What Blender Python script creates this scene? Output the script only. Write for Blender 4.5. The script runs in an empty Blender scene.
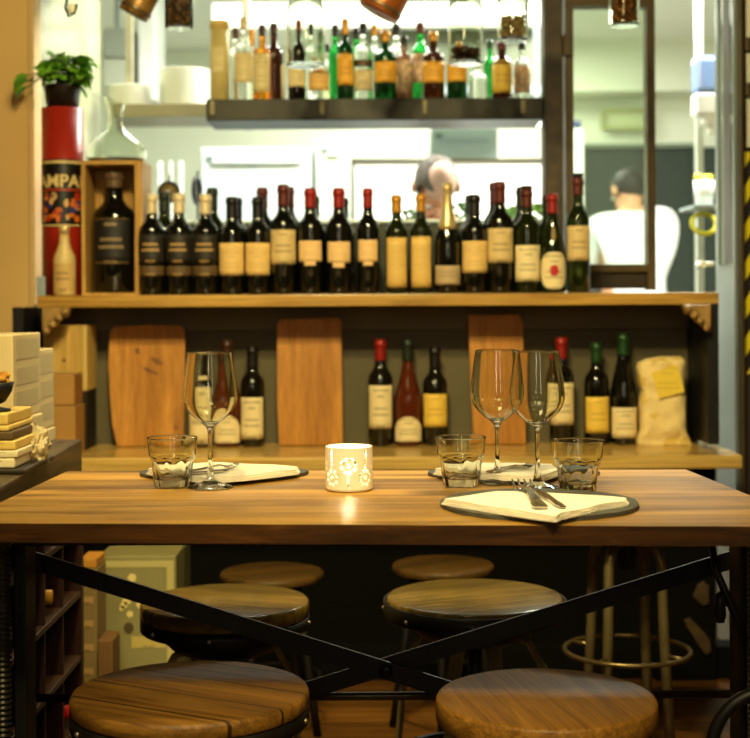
import bpy, bmesh, math, random
from math import sin, cos, pi, radians, sqrt, atan2
from mathutils import Vector, Matrix
random.seed(7)
SC = bpy.context.scene
COL = SC.collection

# ------------------------------------------------------------------ survey of the place
# metres, camera at the origin of x / y, looking along +y.  P() turns a bearing read off the
# photograph plus a real distance into a point of the room, Z() meets a bearing with a level.
F, CX, CY, EYE, ROLL = 1400.0, 375.0, 300.0, 1.06, radians(0.3)
def ray(px, py):
    u, v = px - CX, py - CY
    return (u*cos(ROLL) - v*sin(ROLL))/F, (u*sin(ROLL) + v*cos(ROLL))/F
def P(px, py, Y):
    a, d = ray(px, py)
    return Vector((a*Y, Y, EYE - d*Y))
def Z(px, py, z):
    a, d = ray(px, py)
    Y = (EYE - z)/d
    return Vector((a*Y, Y, z))

# ------------------------------------------------------------------ materials
def lin(c):
    out = []
    for v in c:
        v = v/255.0
        out.append(v/12.92 if v <= 0.04045 else ((v + 0.055)/1.055)**2.4)
    return (*out, 1.0)
MATS = {}
def mat(name, col, rough=0.5, metal=0.0, var=0.0, vscale=20.0, coat=0.0, trans=0.0, ior=1.45, emit=None, estr=0.0, bump=0.0, bscale=60.0, spec=0.5, stretch=(1, 1, 1), sss=0.0):
    if name in MATS: return MATS[name]
    m = bpy.data.materials.new(name); m.use_nodes = True
    nt = m.node_tree; b = nt.nodes['Principled BSDF']
    c = lin(col)
    b.inputs['Base Color'].default_value = c
    b.inputs['Roughness'].default_value = rough
    b.inputs['Metallic'].default_value = metal
    b.inputs['Coat Weight'].default_value = coat
    b.inputs['Coat Roughness'].default_value = 0.08
    b.inputs['Transmission Weight'].default_value = trans
    b.inputs['IOR'].default_value = ior
    b.inputs['Specular IOR Level'].default_value = spec
    if sss:
        b.inputs['Subsurface Weight'].default_value = sss
        b.inputs['Subsurface Radius'].default_value = (0.01, 0.006, 0.003)
    if emit:
        b.inputs['Emission Color'].default_value = lin(emit); b.inputs['Emission Strength'].default_value = estr
    if var or bump:
        tc = nt.nodes.new('ShaderNodeTexCoord'); mp = nt.nodes.new('ShaderNodeMapping')
        mp.inputs['Scale'].default_value = stretch
        nt.links.new(tc.outputs['Object'], mp.inputs[0])
        n = nt.nodes.new('ShaderNodeTexNoise'); n.inputs['Scale'].default_value = vscale; n.inputs['Detail'].default_value = 5
        nt.links.new(mp.outputs[0], n.inputs['Vector'])
        if var:
            r = nt.nodes.new('ShaderNodeValToRGB')
            r.color_ramp.elements[0].position = 0.3; r.color_ramp.elements[1].position = 0.7
            r.color_ramp.elements[0].color = (*[v*(1 - var) for v in c[:3]], 1)
            r.color_ramp.elements[1].color = (*[min(1, v*(1 + var)) for v in c[:3]], 1)
            nt.links.new(n.outputs['Fac'], r.inputs[0]); nt.links.new(r.outputs[0], b.inputs['Base Color'])
        if bump:
            n2 = nt.nodes.new('ShaderNodeTexNoise'); n2.inputs['Scale'].default_value = bscale; n2.inputs['Detail'].default_value = 4
            nt.links.new(mp.outputs[0], n2.inputs['Vector'])
            bp = nt.nodes.new('ShaderNodeBump'); bp.inputs['Strength'].default_value = bump; bp.inputs['Distance'].default_value = 0.004
            nt.links.new(n2.outputs['Fac'], bp.inputs['Height']); nt.links.new(bp.outputs[0], b.inputs['Normal'])
    MATS[name] = m
    return m

def wood(name, dark, light, axis='X', rough=0.45, coat=0.0, scale=1.0, plank=0.0, seam=0.02, off=0.0, knots=0.0, plankvar=0.35, bump=0.15, fine=0.55):
    """Grain running along AXIS; PLANK > 0 lays boards of that width side by side."""
    if name in MATS: return MATS[name]
    m = bpy.data.materials.new(name); m.use_nodes = True
    nt = m.node_tree; N = nt.nodes; L = nt.links; b = N['Principled BSDF']
    b.inputs['Roughness'].default_value = rough; b.inputs['Coat Weight'].default_value = coat
    b.inputs['Coat Roughness'].default_value = 0.18; b.inputs['Specular IOR Level'].default_value = 0.22
    tc = N.new('ShaderNodeTexCoord'); sp = N.new('ShaderNodeSeparateXYZ'); L.new(tc.outputs['Object'], sp.inputs[0])
    cross = {'X': 'Y', 'Y': 'X', 'Z': 'X'}[axis]
    mp = N.new('ShaderNodeMapping')
    s = {'X': (1.5, 22, 22), 'Y': (22, 1.5, 22), 'Z': (22, 22, 1.5)}[axis]
    mp.inputs['Scale'].default_value = [v*scale for v in s]
    L.new(tc.outputs['Object'], mp.inputs[0])
    vec = mp.outputs[0]
    tone = None
    if plank:
        d = N.new('ShaderNodeMath'); d.operation = 'DIVIDE'; d.inputs[1].default_value = plank; L.new(sp.outputs[cross], d.inputs[0])
        a = N.new('ShaderNodeMath'); a.operation = 'ADD'; a.inputs[1].default_value = off; L.new(d.outputs[0], a.inputs[0])
        fl = N.new('ShaderNodeMath'); fl.operation = 'FLOOR'; L.new(a.outputs[0], fl.inputs[0])
        fr = N.new('ShaderNodeMath'); fr.operation = 'FRACT'; L.new(a.outputs[0], fr.inputs[0])
        wn = N.new('ShaderNodeTexWhiteNoise'); wn.noise_dimensions = '1D'; L.new(fl.outputs[0], wn.inputs['W'])
        tone = wn.outputs['Value']
        cb = N.new('ShaderNodeCombineXYZ')
        k = N.new('ShaderNodeMath'); k.operation = 'MULTIPLY'; k.inputs[1].default_value = 13.7; L.new(tone, k.inputs[0])
        for q in range(3): L.new(k.outputs[0], cb.inputs[q])
        ad = N.new('ShaderNodeVectorMath'); ad.operation = 'ADD'; L.new(mp.outputs[0], ad.inputs[0]); L.new(cb.outputs[0], ad.inputs[1])
        vec = ad.outputs[0]
        lt = N.new('ShaderNodeMath'); lt.operation = 'LESS_THAN'; lt.inputs[1].default_value = seam; L.new(fr.outputs[0], lt.inputs[0])
    n = N.new('ShaderNodeTexNoise'); n.inputs['Scale'].default_value = 1.6; n.inputs['Detail'].default_value = 7; n.inputs['Roughness'].default_value = 0.62; n.inputs['Distortion'].default_value = 0.7
    L.new(vec, n.inputs['Vector'])
    r = N.new('ShaderNodeValToRGB'); r.color_ramp.elements[0].position = 0.32; r.color_ramp.elements[1].position = 0.68
    r.color_ramp.elements[0].color = lin(dark); r.color_ramp.elements[1].color = lin(light)
    L.new(n.outputs['Fac'], r.inputs[0]); colr = r.outputs[0]
    mf = N.new('ShaderNodeMapping'); L.new(vec, mf.inputs[0]); mf.inputs['Scale'].default_value = {'X': (0.5, 3.2, 3.2), 'Y': (3.2, 0.5, 3.2), 'Z': (3.2, 3.2, 0.5)}[axis]
    nf = N.new('ShaderNodeTexNoise'); nf.inputs['Scale'].default_value = 3.0; nf.inputs['Detail'].default_value = 8; nf.inputs['Roughness'].default_value = 0.7; nf.inputs['Distortion'].default_value = 0.3
    L.new(mf.outputs[0], nf.inputs['Vector'])
    rf_ = N.new('ShaderNodeMapRange'); rf_.inputs[1].default_value = 0.36; rf_.inputs[2].default_value = 0.62; rf_.inputs[3].default_value = fine; rf_.inputs[4].default_value = 1.12; L.new(nf.outputs['Fac'], rf_.inputs[0])
    mfx = N.new('ShaderNodeMix'); mfx.data_type = 'RGBA'; mfx.blend_type = 'MULTIPLY'; mfx.inputs[0].default_value = 1
    L.new(colr, mfx.inputs[6]); L.new(rf_.outputs[0], mfx.inputs[7]); colr = mfx.outputs[2]
    if knots:
        m2 = N.new('ShaderNodeMapping'); L.new(tc.outputs['Object'], m2.inputs[0])
        m2.inputs['Scale'].default_value = {'X': (3, 9, 9), 'Y': (9, 3, 9), 'Z': (9, 9, 3)}[axis]
        n3 = N.new('ShaderNodeTexNoise'); n3.inputs['Scale'].default_value = 1.3; n3.inputs['Detail'].default_value = 2; L.new(m2.outputs[0], n3.inputs['Vector'])
        r3 = N.new('ShaderNodeValToRGB'); r3.color_ramp.elements[0].position = 0.56; r3.color_ramp.elements[1].position = 0.72
        r3.color_ramp.elements[0].color = (1, 1, 1, 1); r3.color_ramp.elements[1].color = (1 - knots, 1 - knots, 1 - knots, 1)
        L.new(n3.outputs['Fac'], r3.inputs[0])
        mx = N.new('ShaderNodeMix'); mx.data_type = 'RGBA'; mx.blend_type = 'MULTIPLY'; mx.inputs[0].default_value = 1
        L.new(colr, mx.inputs[6]); L.new(r3.outputs[0], mx.inputs[7]); colr = mx.outputs[2]
    if plank:
        mr = N.new('ShaderNodeMapRange'); mr.inputs[3].default_value = 1 - plankvar; mr.inputs[4].default_value = 1 + plankvar*0.5; L.new(tone, mr.inputs[0])
        mx = N.new('ShaderNodeMix'); mx.data_type = 'RGBA'; mx.blend_type = 'MULTIPLY'; mx.inputs[0].default_value = 1
        L.new(colr, mx.inputs[6]); L.new(mr.outputs[0], mx.inputs[7])
        m3 = N.new('ShaderNodeMix'); m3.data_type = 'RGBA'; L.new(lt.outputs[0], m3.inputs[0]); L.new(mx.outputs[2], m3.inputs[6])
        m3.inputs[7].default_value = (*[v*0.25 for v in lin(dark)[:3]], 1); colr = m3.outputs[2]
    L.new(colr, b.inputs['Base Color'])
    bp = N.new('ShaderNodeBump'); bp.inputs['Strength'].default_value = bump; bp.inputs['Distance'].default_value = 0.002
    L.new(n.outputs['Fac'], bp.inputs['Height']); L.new(bp.outputs[0], b.inputs['Normal'])
    MATS[name] = m
    return m

def paneglass(name, tint=(235, 245, 235), refl=1.0, milk=0.0):
    """Thin sheet of glass: clear with a Fresnel reflection, MILK adds a dusty haze on the sheet."""
    if name in MATS: return MATS[name]
    m = bpy.data.materials.new(name); m.use_nodes = True
    nt = m.node_tree; N = nt.nodes; L = nt.links; N.remove(N['Principled BSDF'])
    t = N.new('ShaderNodeBsdfTransparent'); t.inputs[0].default_value = lin(tint)
    g = N.new('ShaderNodeBsdfGlossy'); g.inputs['Roughness'].default_value = 0.02
    fr = N.new('ShaderNodeFresnel'); fr.inputs[0].default_value = 1.45
    k = N.new('ShaderNodeMath'); k.operation = 'MULTIPLY'; k.inputs[1].default_value = refl; L.new(fr.outputs[0], k.inputs[0])
    mx = N.new('ShaderNodeMixShader'); L.new(k.outputs[0], mx.inputs[0]); L.new(t.outputs[0], mx.inputs[1]); L.new(g.outputs[0], mx.inputs[2])
    o = mx.outputs[0]
    if milk:
        d = N.new('ShaderNodeBsdfDiffuse'); d.inputs[0].default_value = lin((225, 232, 215))
        tl = N.new('ShaderNodeBsdfTranslucent'); tl.inputs[0].default_value = lin((225, 232, 215))
        dd = N.new('ShaderNodeMixShader'); dd.inputs[0].default_value = 0.5; L.new(d.outputs[0], dd.inputs[1]); L.new(tl.outputs[0], dd.inputs[2])
        m2 = N.new('ShaderNodeMixShader'); m2.inputs[0].default_value = milk; L.new(o, m2.inputs[1]); L.new(dd.outputs[0], m2.inputs[2]); o = m2.outputs[0]
    L.new(o, N['Material Output'].inputs[0])
    MATS[name] = m
    return m

def printed(name, base, ink, lo=-0.5, hi=0.5, lines=7.0, amount=0.6, rough=0.6, var=0.06):
    """Paper with rows of faint print, far too small to read."""
    if name in MATS: return MATS[name]
    m = bpy.data.materials.new(name); m.use_nodes = True
    nt = m.node_tree; N = nt.nodes; L = nt.links; b = N['Principled BSDF']; b.inputs['Roughness'].default_value = rough
    tc = N.new('ShaderNodeTexCoord'); sp = N.new('ShaderNodeSeparateXYZ'); L.new(tc.outputs['Generated'], sp.inputs[0])
    k = N.new('ShaderNodeMath'); k.operation = 'MULTIPLY'; k.inputs[1].default_value = lines; L.new(sp.outputs['Z'], k.inputs[0])
    fl = N.new('ShaderNodeMath'); fl.operation = 'FLOOR'; L.new(k.outputs[0], fl.inputs[0])
    fr = N.new('ShaderNodeMath'); fr.operation = 'FRACT'; L.new(k.outputs[0], fr.inputs[0])
    g1 = N.new('ShaderNodeMath'); g1.operation = 'LESS_THAN'; g1.inputs[1].default_value = 0.45; L.new(fr.outputs[0], g1.inputs[0])
    x0 = N.new('ShaderNodeMath'); x0.operation = 'SUBTRACT'; x0.inputs[1].default_value = 0.5; L.new(sp.outputs['X'], x0.inputs[0])
    ab = N.new('ShaderNodeMath'); ab.operation = 'ABSOLUTE'; L.new(x0.outputs[0], ab.inputs[0])
    wn = N.new('ShaderNodeTexWhiteNoise'); wn.noise_dimensions = '1D'; L.new(fl.outputs[0], wn.inputs['W'])
    hw = N.new('ShaderNodeMath'); hw.operation = 'MULTIPLY_ADD'; hw.inputs[1].default_value = 0.55; hw.inputs[2].default_value = -0.13; L.new(wn.outputs['Value'], hw.inputs[0])
    g2 = N.new('ShaderNodeMath'); g2.operation = 'LESS_THAN'; L.new(ab.outputs[0], g2.inputs[0]); L.new(hw.outputs[0], g2.inputs[1])
    nz = N.new('ShaderNodeTexNoise'); nz.inputs['Scale'].default_value = 30; L.new(tc.outputs['Generated'], nz.inputs['Vector'])
    a1 = N.new('ShaderNodeMath'); a1.operation = 'MULTIPLY'; L.new(g1.outputs[0], a1.inputs[0]); L.new(g2.outputs[0], a1.inputs[1])
    a2 = N.new('ShaderNodeMath'); a2.operation = 'MULTIPLY'; L.new(a1.outputs[0], a2.inputs[0]); L.new(nz.outputs['Fac'], a2.inputs[1])
    a3 = N.new('ShaderNodeMath'); a3.operation = 'MULTIPLY'; a3.inputs[1].default_value = amount*1.7; a3.use_clamp = True; L.new(a2.outputs[0], a3.inputs[0])
    mx = N.new('ShaderNodeMix'); mx.data_type = 'RGBA'; L.new(a3.outputs[0], mx.inputs[0])
    mx.inputs[6].default_value = lin(base); mx.inputs[7].default_value = lin(ink)
    L.new(mx.outputs[2], b.inputs['Base Color'])
    MATS[name] = m
    return m

# ------------------------------------------------------------------ shapes
def BM(): return bmesh.new()
def xf(bm, verts, M): bmesh.ops.transform(bm, matrix=M, verts=verts)
def box(bm, x0, x1, y0, y1, z0, z1, bev=0.0, M=None, seg=2):
    r = bmesh.ops.create_cube(bm, size=1.0)['verts']
    xf(bm, r, Matrix.Translation(((x0+x1)/2, (y0+y1)/2, (z0+z1)/2)) @ Matrix.Diagonal((x1-x0, y1-y0, z1-z0, 1)))
    if bev:
        ed = list({e for v in r for e in v.link_edges})
        out = bmesh.ops.bevel(bm, geom=ed, offset=bev, segments=seg, profile=0.6, affect='EDGES')
        r = list({v for f in out['faces'] for v in f.verts} | {v for v in r if v.is_valid})
        if M:
            # gather the whole island
            seen, st = set(r), list(r)
            while st:
                v = st.pop()
                for e in v.link_edges:
                    w = e.other_vert(v)
                    if w not in seen: seen.add(w); st.append(w)
            r = list(seen)
    if M: xf(bm, r, M)
    return r
def lathe(bm, prof, seg=32, M=None, a0=0.0, a1=2*pi, smooth=True, rfun=None):
    full = abs(a1 - a0 - 2*pi) < 1e-6
    n = seg if full else seg + 1
    rings, new = [], []
    for (r, z) in prof:
        if r <= 1e-7 and full:
            v = bm.verts.new((0, 0, z)); rings.append([v]); new.append(v); continue
        ring = []
        for i in range(n):
            a = a0 + (a1 - a0)*i/seg
            rr = rfun(r, z, a) if rfun else r
            v = bm.verts.new((rr*cos(a), rr*sin(a), z)); ring.append(v); new.append(v)
        rings.append(ring)
    for k in range(len(rings) - 1):
        A, B = rings[k], rings[k+1]
        m = seg if full else seg
        for i in range(m):
            j = (i + 1) % n if full else i + 1
            if len(A) == 1 and len(B) == 1: continue
            if len(A) == 1: f = bm.faces.new((A[0], B[j], B[i]))
            elif len(B) == 1: f = bm.faces.new((A[i], A[j], B[0]))
            else: f = bm.faces.new((A[i], A[j], B[j], B[i]))
            f.smooth = smooth
    if M: xf(bm, new, M)
    return new
def crease(prof, d=0.0007):
    # extra rings beside sharp corners keep the shading of the long faces true
    out = []
    for i, p in enumerate(prof):
        p = Vector(p)
        if 0 < i < len(prof)-1:
            a, c = Vector(prof[i-1]), Vector(prof[i+1])
            u, v = a - p, c - p
            if u.length > 1e-9 and v.length > 1e-9 and u.angle(v) < radians(150):
                if u.length > 2.5*d: out.append(tuple(p + u.normalized()*d))
                out.append(tuple(p))
                if v.length > 2.5*d: out.append(tuple(p + v.normalized()*d))
                continue
        out.append(tuple(p))
    return out
def smooth_profile(prof, n=6):
    # Catmull-Rom through the outline so that glass walls curve without flats
    out = []; P_ = [Vector(p) for p in prof]
    for i in range(len(P_)-1):
        p0, p1, p2, p3 = P_[max(0, i-1)], P_[i], P_[i+1], P_[min(len(P_)-1, i+2)]
        for k in range(n):
            t = k/n
            q = 0.5*((2*p1) + (p2-p0)*t + (2*p0-5*p1+4*p2-p3)*t*t + (3*p1-p0-3*p2+p3)*t**3)
            out.append((max(q.x, 0.0), q.y))
    out.append(tuple(P_[-1]))
    return out
def tube(bm, pts, r, seg=10, closed=False, cap=True, flat=None):
    """Round bar along PTS; r a number or one per point; FLAT=(w,h) makes a flat strap instead."""
    pts = [Vector(p) for p in pts]; n = len(pts)
    rs = r if isinstance(r, (list, tuple)) else [r]*n
    up = Vector((0, 0, 1)); rings = []
    prev = None
    for i, p in enumerate(pts):
        if closed: t = pts[(i+1) % n] - pts[i-1]
        else: t = pts[min(i+1, n-1)] - pts[max(i-1, 0)]
        t.normalize()
        if prev is None:
            a = up if abs(t.dot(up)) < 0.9 else Vector((0, 1, 0))
            u = (a - t*a.dot(t)).normalized()
        else:
            u = (prev - t*prev.dot(t))
            u = u.normalized() if u.length > 1e-6 else prev
        prev = u; w = t.cross(u)
        ring = []
        for k in range(seg):
            a = 2*pi*k/seg
            if flat:
                sx, sy = (1 if cos(a+pi/4) > 0 else -1), (1 if sin(a+pi/4) > 0 else -1)
                q = p + u*(sx*flat[0]/2) + w*(sy*flat[1]/2)
            else: q = p + (u*cos(a) + w*sin(a))*rs[i]
            ring.append(bm.verts.new(q))
        rings.append(ring)
    m = n if closed else n - 1
    for i in range(m):
        A, B = rings[i], rings[(i+1) % n]
        for k in range(seg):
            f = bm.faces.new((A[k], A[(k+1) % seg], B[(k+1) % seg], B[k])); f.smooth = not flat
    if cap and not closed:
        bm.faces.new(rings[0][::-1]); bm.faces.new(rings[-1])
    return [v for q in rings for v in q]
def prism(bm, poly, h0, h1, plane='XY', bev=0.0, M=None):
    """Extruded outline. plane XY: outline lies flat, h along z.  XZ: outline upright, h along y."""
    def pt(p, h): return (p[0], p[1], h) if plane == 'XY' else ((p[0], h, p[1]) if plane == 'XZ' else (h, p[0], p[1]))
    A = [bm.verts.new(pt(p, h0)) for p in poly]; B = [bm.verts.new(pt(p, h1)) for p in poly]
    n = len(poly); fs = [bm.faces.new(A), bm.faces.new(B[::-1])]
    for i in range(n): fs.append(bm.faces.new((A[i], B[i], B[(i+1) % n], A[(i+1) % n])))
    vs = A + B
    if bev:
        es = [e for e in {e for f in fs[:2] for e in f.edges}]
        out = bmesh.ops.bevel(bm, geom=es, offset=bev, segments=2, profile=0.6, affect='EDGES')
        seen, st = set(), [v for v in vs if v.is_valid] or [out['faces'][0].verts[0]]
        seen.update(st)
        while st:
            v = st.pop()
            for e in v.link_edges:
                w = e.other_vert(v)
                if w not in seen: seen.add(w); st.append(w)
        vs = list(seen)
    if M: xf(bm, vs, M)
    return vs
def sphere(bm, c, r, seg=16, scale=(1, 1, 1), M=None):
    vs = bmesh.ops.create_uvsphere(bm, u_segments=seg, v_segments=max(6, seg//2), radius=r)['verts']
    xf(bm, vs, (M or Matrix.Identity(4)) @ Matrix.Translation(c) @ Matrix.Diagonal((*scale, 1)))
    for v in vs:
        for f in v.link_faces: f.smooth = True
    return vs
def torus(bm, R, r, seg=40, sub=8, M=None, z=0.0):
    pts = [(R*cos(2*pi*i/seg), R*sin(2*pi*i/seg), z) for i in range(seg)]
    vs = tube(bm, pts, r, sub, closed=True)
    if M: xf(bm, vs, M)
    return vs

def mesh(name, bm, m):
    bmesh.ops.recalc_face_normals(bm, faces=bm.faces)
    me = bpy.data.meshes.new(name); bm.to_mesh(me); bm.free()
    for x in (m if isinstance(m, (list, tuple)) else [m]): me.materials.append(x)
    return me
def thing(name, label, cat, loc=(0, 0, 0), rz=0.0, group=None):
    o = bpy.data.objects.new(name, None); COL.objects.link(o)
    o.location = loc; o.rotation_euler = (0, 0, rz); o.empty_display_size = 0.05
    o['label'] = label; o['category'] = cat
    if group: o['group'] = group
    return o
def link(name, me, parent=None, loc=(0, 0, 0), rot=(0, 0, 0)):
    o = bpy.data.objects.new(name, me); COL.objects.link(o)
    o.location = loc; o.rotation_euler = rot
    if parent: o.parent = parent
    return o
def part(name, bm, m, parent, label=None, loc=(0, 0, 0), rot=(0, 0, 0)):
    o = link(name, mesh(name, bm, m), parent, loc, rot)
    if label: o['label'] = label
    return o
def solo(name, bm, m, label, cat, loc=(0, 0, 0), rz=0.0, group=None):
    o = link(name, mesh(name, bm, m), None, loc, (0, 0, rz))
    o['label'] = label; o['category'] = cat
    if group: o['group'] = group
    return o
def struct(name, bm, m, parent=None, loc=(0, 0, 0), label=None):
    o = link(name, mesh(name, bm, m), parent, loc)
    if not parent: o['kind'] = 'structure'
    if label: o['label'] = label
    return o
def dup(root, loc, rz=0.0, label=None, scale=1.0):
    r = root.copy(); COL.objects.link(r); r.location = loc; r.rotation_euler = (0, 0, rz)
    r.scale = (scale, scale, scale)
    if label: r['label'] = label
    for ch in list(root.children):
        c = ch.copy(); COL.objects.link(c); c.parent = r
        for g in list(ch.children):
            d = g.copy(); COL.objects.link(d); d.parent = c
    return r
def Rz(a): return Matrix.Rotation(a, 4, 'Z')
def Rx(a): return Matrix.Rotation(a, 4, 'X')
def Ry(a): return Matrix.Rotation(a, 4, 'Y')
def T(*v): return Matrix.Translation(v if len(v) == 3 else v[0])
# ================================================================== the room
m_orange = mat('ochre_plaster', (212, 172, 108), 0.75, var=0.06, vscale=3, bump=0.05)
m_jamb = mat('ochre_jamb', (208, 172, 112), 0.6, var=0.05, vscale=4)
m_olive = mat('olive_panel', (88, 79, 52), 0.55, var=0.12, vscale=5)
m_black = mat('black_paint', (16, 14, 12), 0.5, var=0.2, vscale=8)
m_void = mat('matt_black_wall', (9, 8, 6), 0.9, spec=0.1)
m_dark = mat('dark_brown_wall', (40, 30, 20), 0.7, var=0.15, vscale=4)
m_ceil = mat('ceiling_white', (242, 245, 234), 0.9)
m_kit = mat('kitchen_wall_white', (234, 238, 218), 0.7, var=0.03, vscale=2)
m_white = mat('white_enamel', (232, 235, 228), 0.35)
m_steel = mat('brushed_steel', (176, 190, 194), 0.38, metal=0.55, var=0.06, vscale=6, stretch=(1, 1, 20))
m_iron = mat('black_iron', (22, 19, 17), 0.45, metal=0.4, var=0.3, vscale=30, bump=0.1)
m_bronze = mat('dark_bronze_frame', (70, 56, 30), 0.5, metal=0.2, var=0.25, vscale=14)
m_postm = mat('mottled_brown_post', (58, 44, 24), 0.55, var=0.55, vscale=18)
m_floor = wood('floor_boards', (62, 38, 14), (120, 78, 30), 'X', 0.35, 0.1, 1.0, plank=0.14, seam=0.025)
m_pale = mat('pale_oak', (214, 170, 96), 0.5)
m_shelf = wood('honey_oak', (166, 122, 52), (206, 162, 80), 'X', 0.4, 0.15, 1.2, knots=0.25)
m_green_door = mat('dark_green_door', (40, 52, 42), 0.5, var=0.06, vscale=3)
m_tile = None

def tiles(name, col, grout, w, h):
    m = bpy.data.materials.new(name); m.use_nodes = True
    nt = m.node_tree; N = nt.nodes; L = nt.links; b = N['Principled BSDF']; b.inputs['Roughness'].default_value = 0.25
    tc = N.new('ShaderNodeTexCoord'); sp = N.new('ShaderNodeSeparateXYZ'); L.new(tc.outputs['Object'], sp.inputs[0])
    cb = N.new('ShaderNodeCombineXYZ'); L.new(sp.outputs['Y'], cb.inputs[0]); L.new(sp.outputs['Z'], cb.inputs[1])
    br = N.new('ShaderNodeTexBrick'); br.offset = 0.0; L.new(cb.outputs[0], br.inputs['Vector'])
    br.inputs['Color1'].default_value = lin(col); br.inputs['Color2'].default_value = lin([v*0.95 for v in col]); br.inputs['Mortar'].default_value = lin(grout)
    br.inputs['Scale'].default_value = 1.0; br.inputs['Brick Width'].default_value = w; br.inputs['Row Height'].default_value = h; br.inputs['Mortar Size'].default_value = 0.004
    L.new(br.outputs['Color'], b.inputs['Base Color'])
    return m
m_tile = tiles('pale_green_tiles', (150, 152, 116), (112, 112, 84), 0.36, 0.36)

b = BM(); box(b, -2.7, 2.7, -1.6, 8.7, -0.1, 0); struct('floor', b, m_floor)
b = BM(); box(b, -2.7, 2.7, 4.3, 8.7, 2.6, 2.7); struct('ceiling', b, m_ceil)
b = BM(); box(b, -2.7, 2.7, -1.6, 4.3, 2.6, 2.7); struct('ceiling_dining', b, m_dark)
b = BM(); box(b, -2.75, -2.65, -1.6, 4.16, 0, 2.6); struct('wall_left', b, m_orange)
b = BM(); box(b, -2.3, -2.2, 4.16, 8.6, 0, 2.6); struct('wall_kitchen_left', b, m_kit)
b = BM(); box(b, 2.65, 2.75, 4.16, 8.7, 0, 2.6); struct('wall_right', b, m_kit)
b = BM(); box(b, 2.65, 2.75, -1.6, 4.16, 0, 2.6); struct('wall_dining_right', b, m_orange)
b = BM(); box(b, -2.7, 2.7, -1.7, -1.6, 0, 2.6); struct('wall_rear', b, mat('brown_plaster', (150, 112, 64), 0.7))
b = BM(); box(b, -2.7, 2.7, 8.6, 8.7, 0, 2.6); struct('wall_back', b, m_kit)
# partition beside the bar with its jamb
xl = P(29, 100, 4.11).x; xj = P(35, 100, 4.11).x
b = BM(); box(b, -2.65, xl, 4.11, 4.19, 0, 2.6)
wl = struct('wall_partition', b, m_orange)
b = BM(); box(b, xl, xj, 4.1, 4.19, 0, 2.6, 0.004); struct('trim_1', b, m_jamb)
# tiled return wall of the kitchen
b = BM(); box(b, -1.12, -1.0, 4.195, 5.12, 0, 2.6); struct('wall_tiled', b, m_tile)
# unseen header added above the opening to keep kitchen light off the dining ceiling
b = BM(); box(b, xj, 2.65, 4.12, 4.42, 2.06, 2.6); struct('wall_light_block', b, m_dark)
# low wall behind the counter niche, with a projecting rail, and its end return
xr_in = 0.909
b = BM(); box(b, xj, 0.94, 4.08, 4.099, 0, 1.05); struct('wall_niche', b, m_olive)
b = BM(); box(b, xj, xr_in, 4.055, 4.08, P(300, 331, 4.06).z, 1.045, 0.003); struct('trim_2', b, m_olive)
b = BM(); box(b, xr_in, 0.94, 3.83, 4.08, 0.66, 1.045); box(b, xj, xj+0.03, 3.84, 4.08, 0.66, 1.045); struct('wall_niche_end', b, m_black)
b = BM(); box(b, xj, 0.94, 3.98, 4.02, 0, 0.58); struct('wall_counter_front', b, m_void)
# dark jamb and wall on the far side of the steel door
b = BM(); box(b, P(742, 300, 4.0).x, 2.65, 4.0, 4.16, 0, 2.6); struct('wall_dark', b, m_dark)
b = BM(); box(b, P(738, 300, 4.0).x, P(742, 300, 4.0).x, 3.97, 4.16, 0, 2.1, 0.003); struct('trim_3', b, m_bronze)
# raised kerb of the kitchen side behind the counter base (seen below the table)
b = BM(); box(b, -1.0, 1.02, 3.9, 3.98, 0, 0.09, 0.004); struct('baseboard_back', b, m_void)

# ------------------------------------------------------------------ post, window, steel door
b = BM(); x0 = P(543.5, 150, 4.2).x; x1 = P(562, 150, 4.2).x
box(b, x0, x1, 4.17, 4.26, 1.08, 2.06, 0.004)
post = solo('wooden_post', b, m_postm, 'mottled dark brown post standing between the bottle shelves and the kitchen window', 'post', (0, 0, 0))
b = BM()
for (px, w) in ((568.5, 8), (649.5, 8)):
    c = P(px, 150, 4.24).x; hw = w/2*4.24/F
    box(b, c-hw, c+hw, 4.21, 4.27, 1.085, 2.04)
xa, xb = P(572.5, 150, 4.24).x, P(645.5, 150, 4.24).x
box(b, xa, xb, 4.215, 4.265, P(600, 8, 4.24).z, 2.04)
box(b, xa, xb, 4.215, 4.265, P(600, 272, 4.24).z, P(600, 264.5, 4.24).z)
win = struct('window_1', b, m_bronze)
b = BM(); box(b, xa, xb, 4.232, 4.248, 1.09, P(600, 272, 4.24).z); struct('window_panel', b, m_dark, win)
b = BM(); box(b, xa, xb, 4.238, 4.242, P(600, 264.5, 4.24).z, P(600, 8, 4.24).z); struct('window_pane', b, paneglass('window_glass', (242, 248, 238), 0.7, 0.02), win)
b = BM(); c = P(562.5, 36, 4.24).x; box(b, c-0.004, c+0.02, 4.195, 4.21, P(560, 56, 4.2).z, P(560, 35, 4.2).z, 0.002); struct('window_hinge', b, m_bronze, win)

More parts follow.
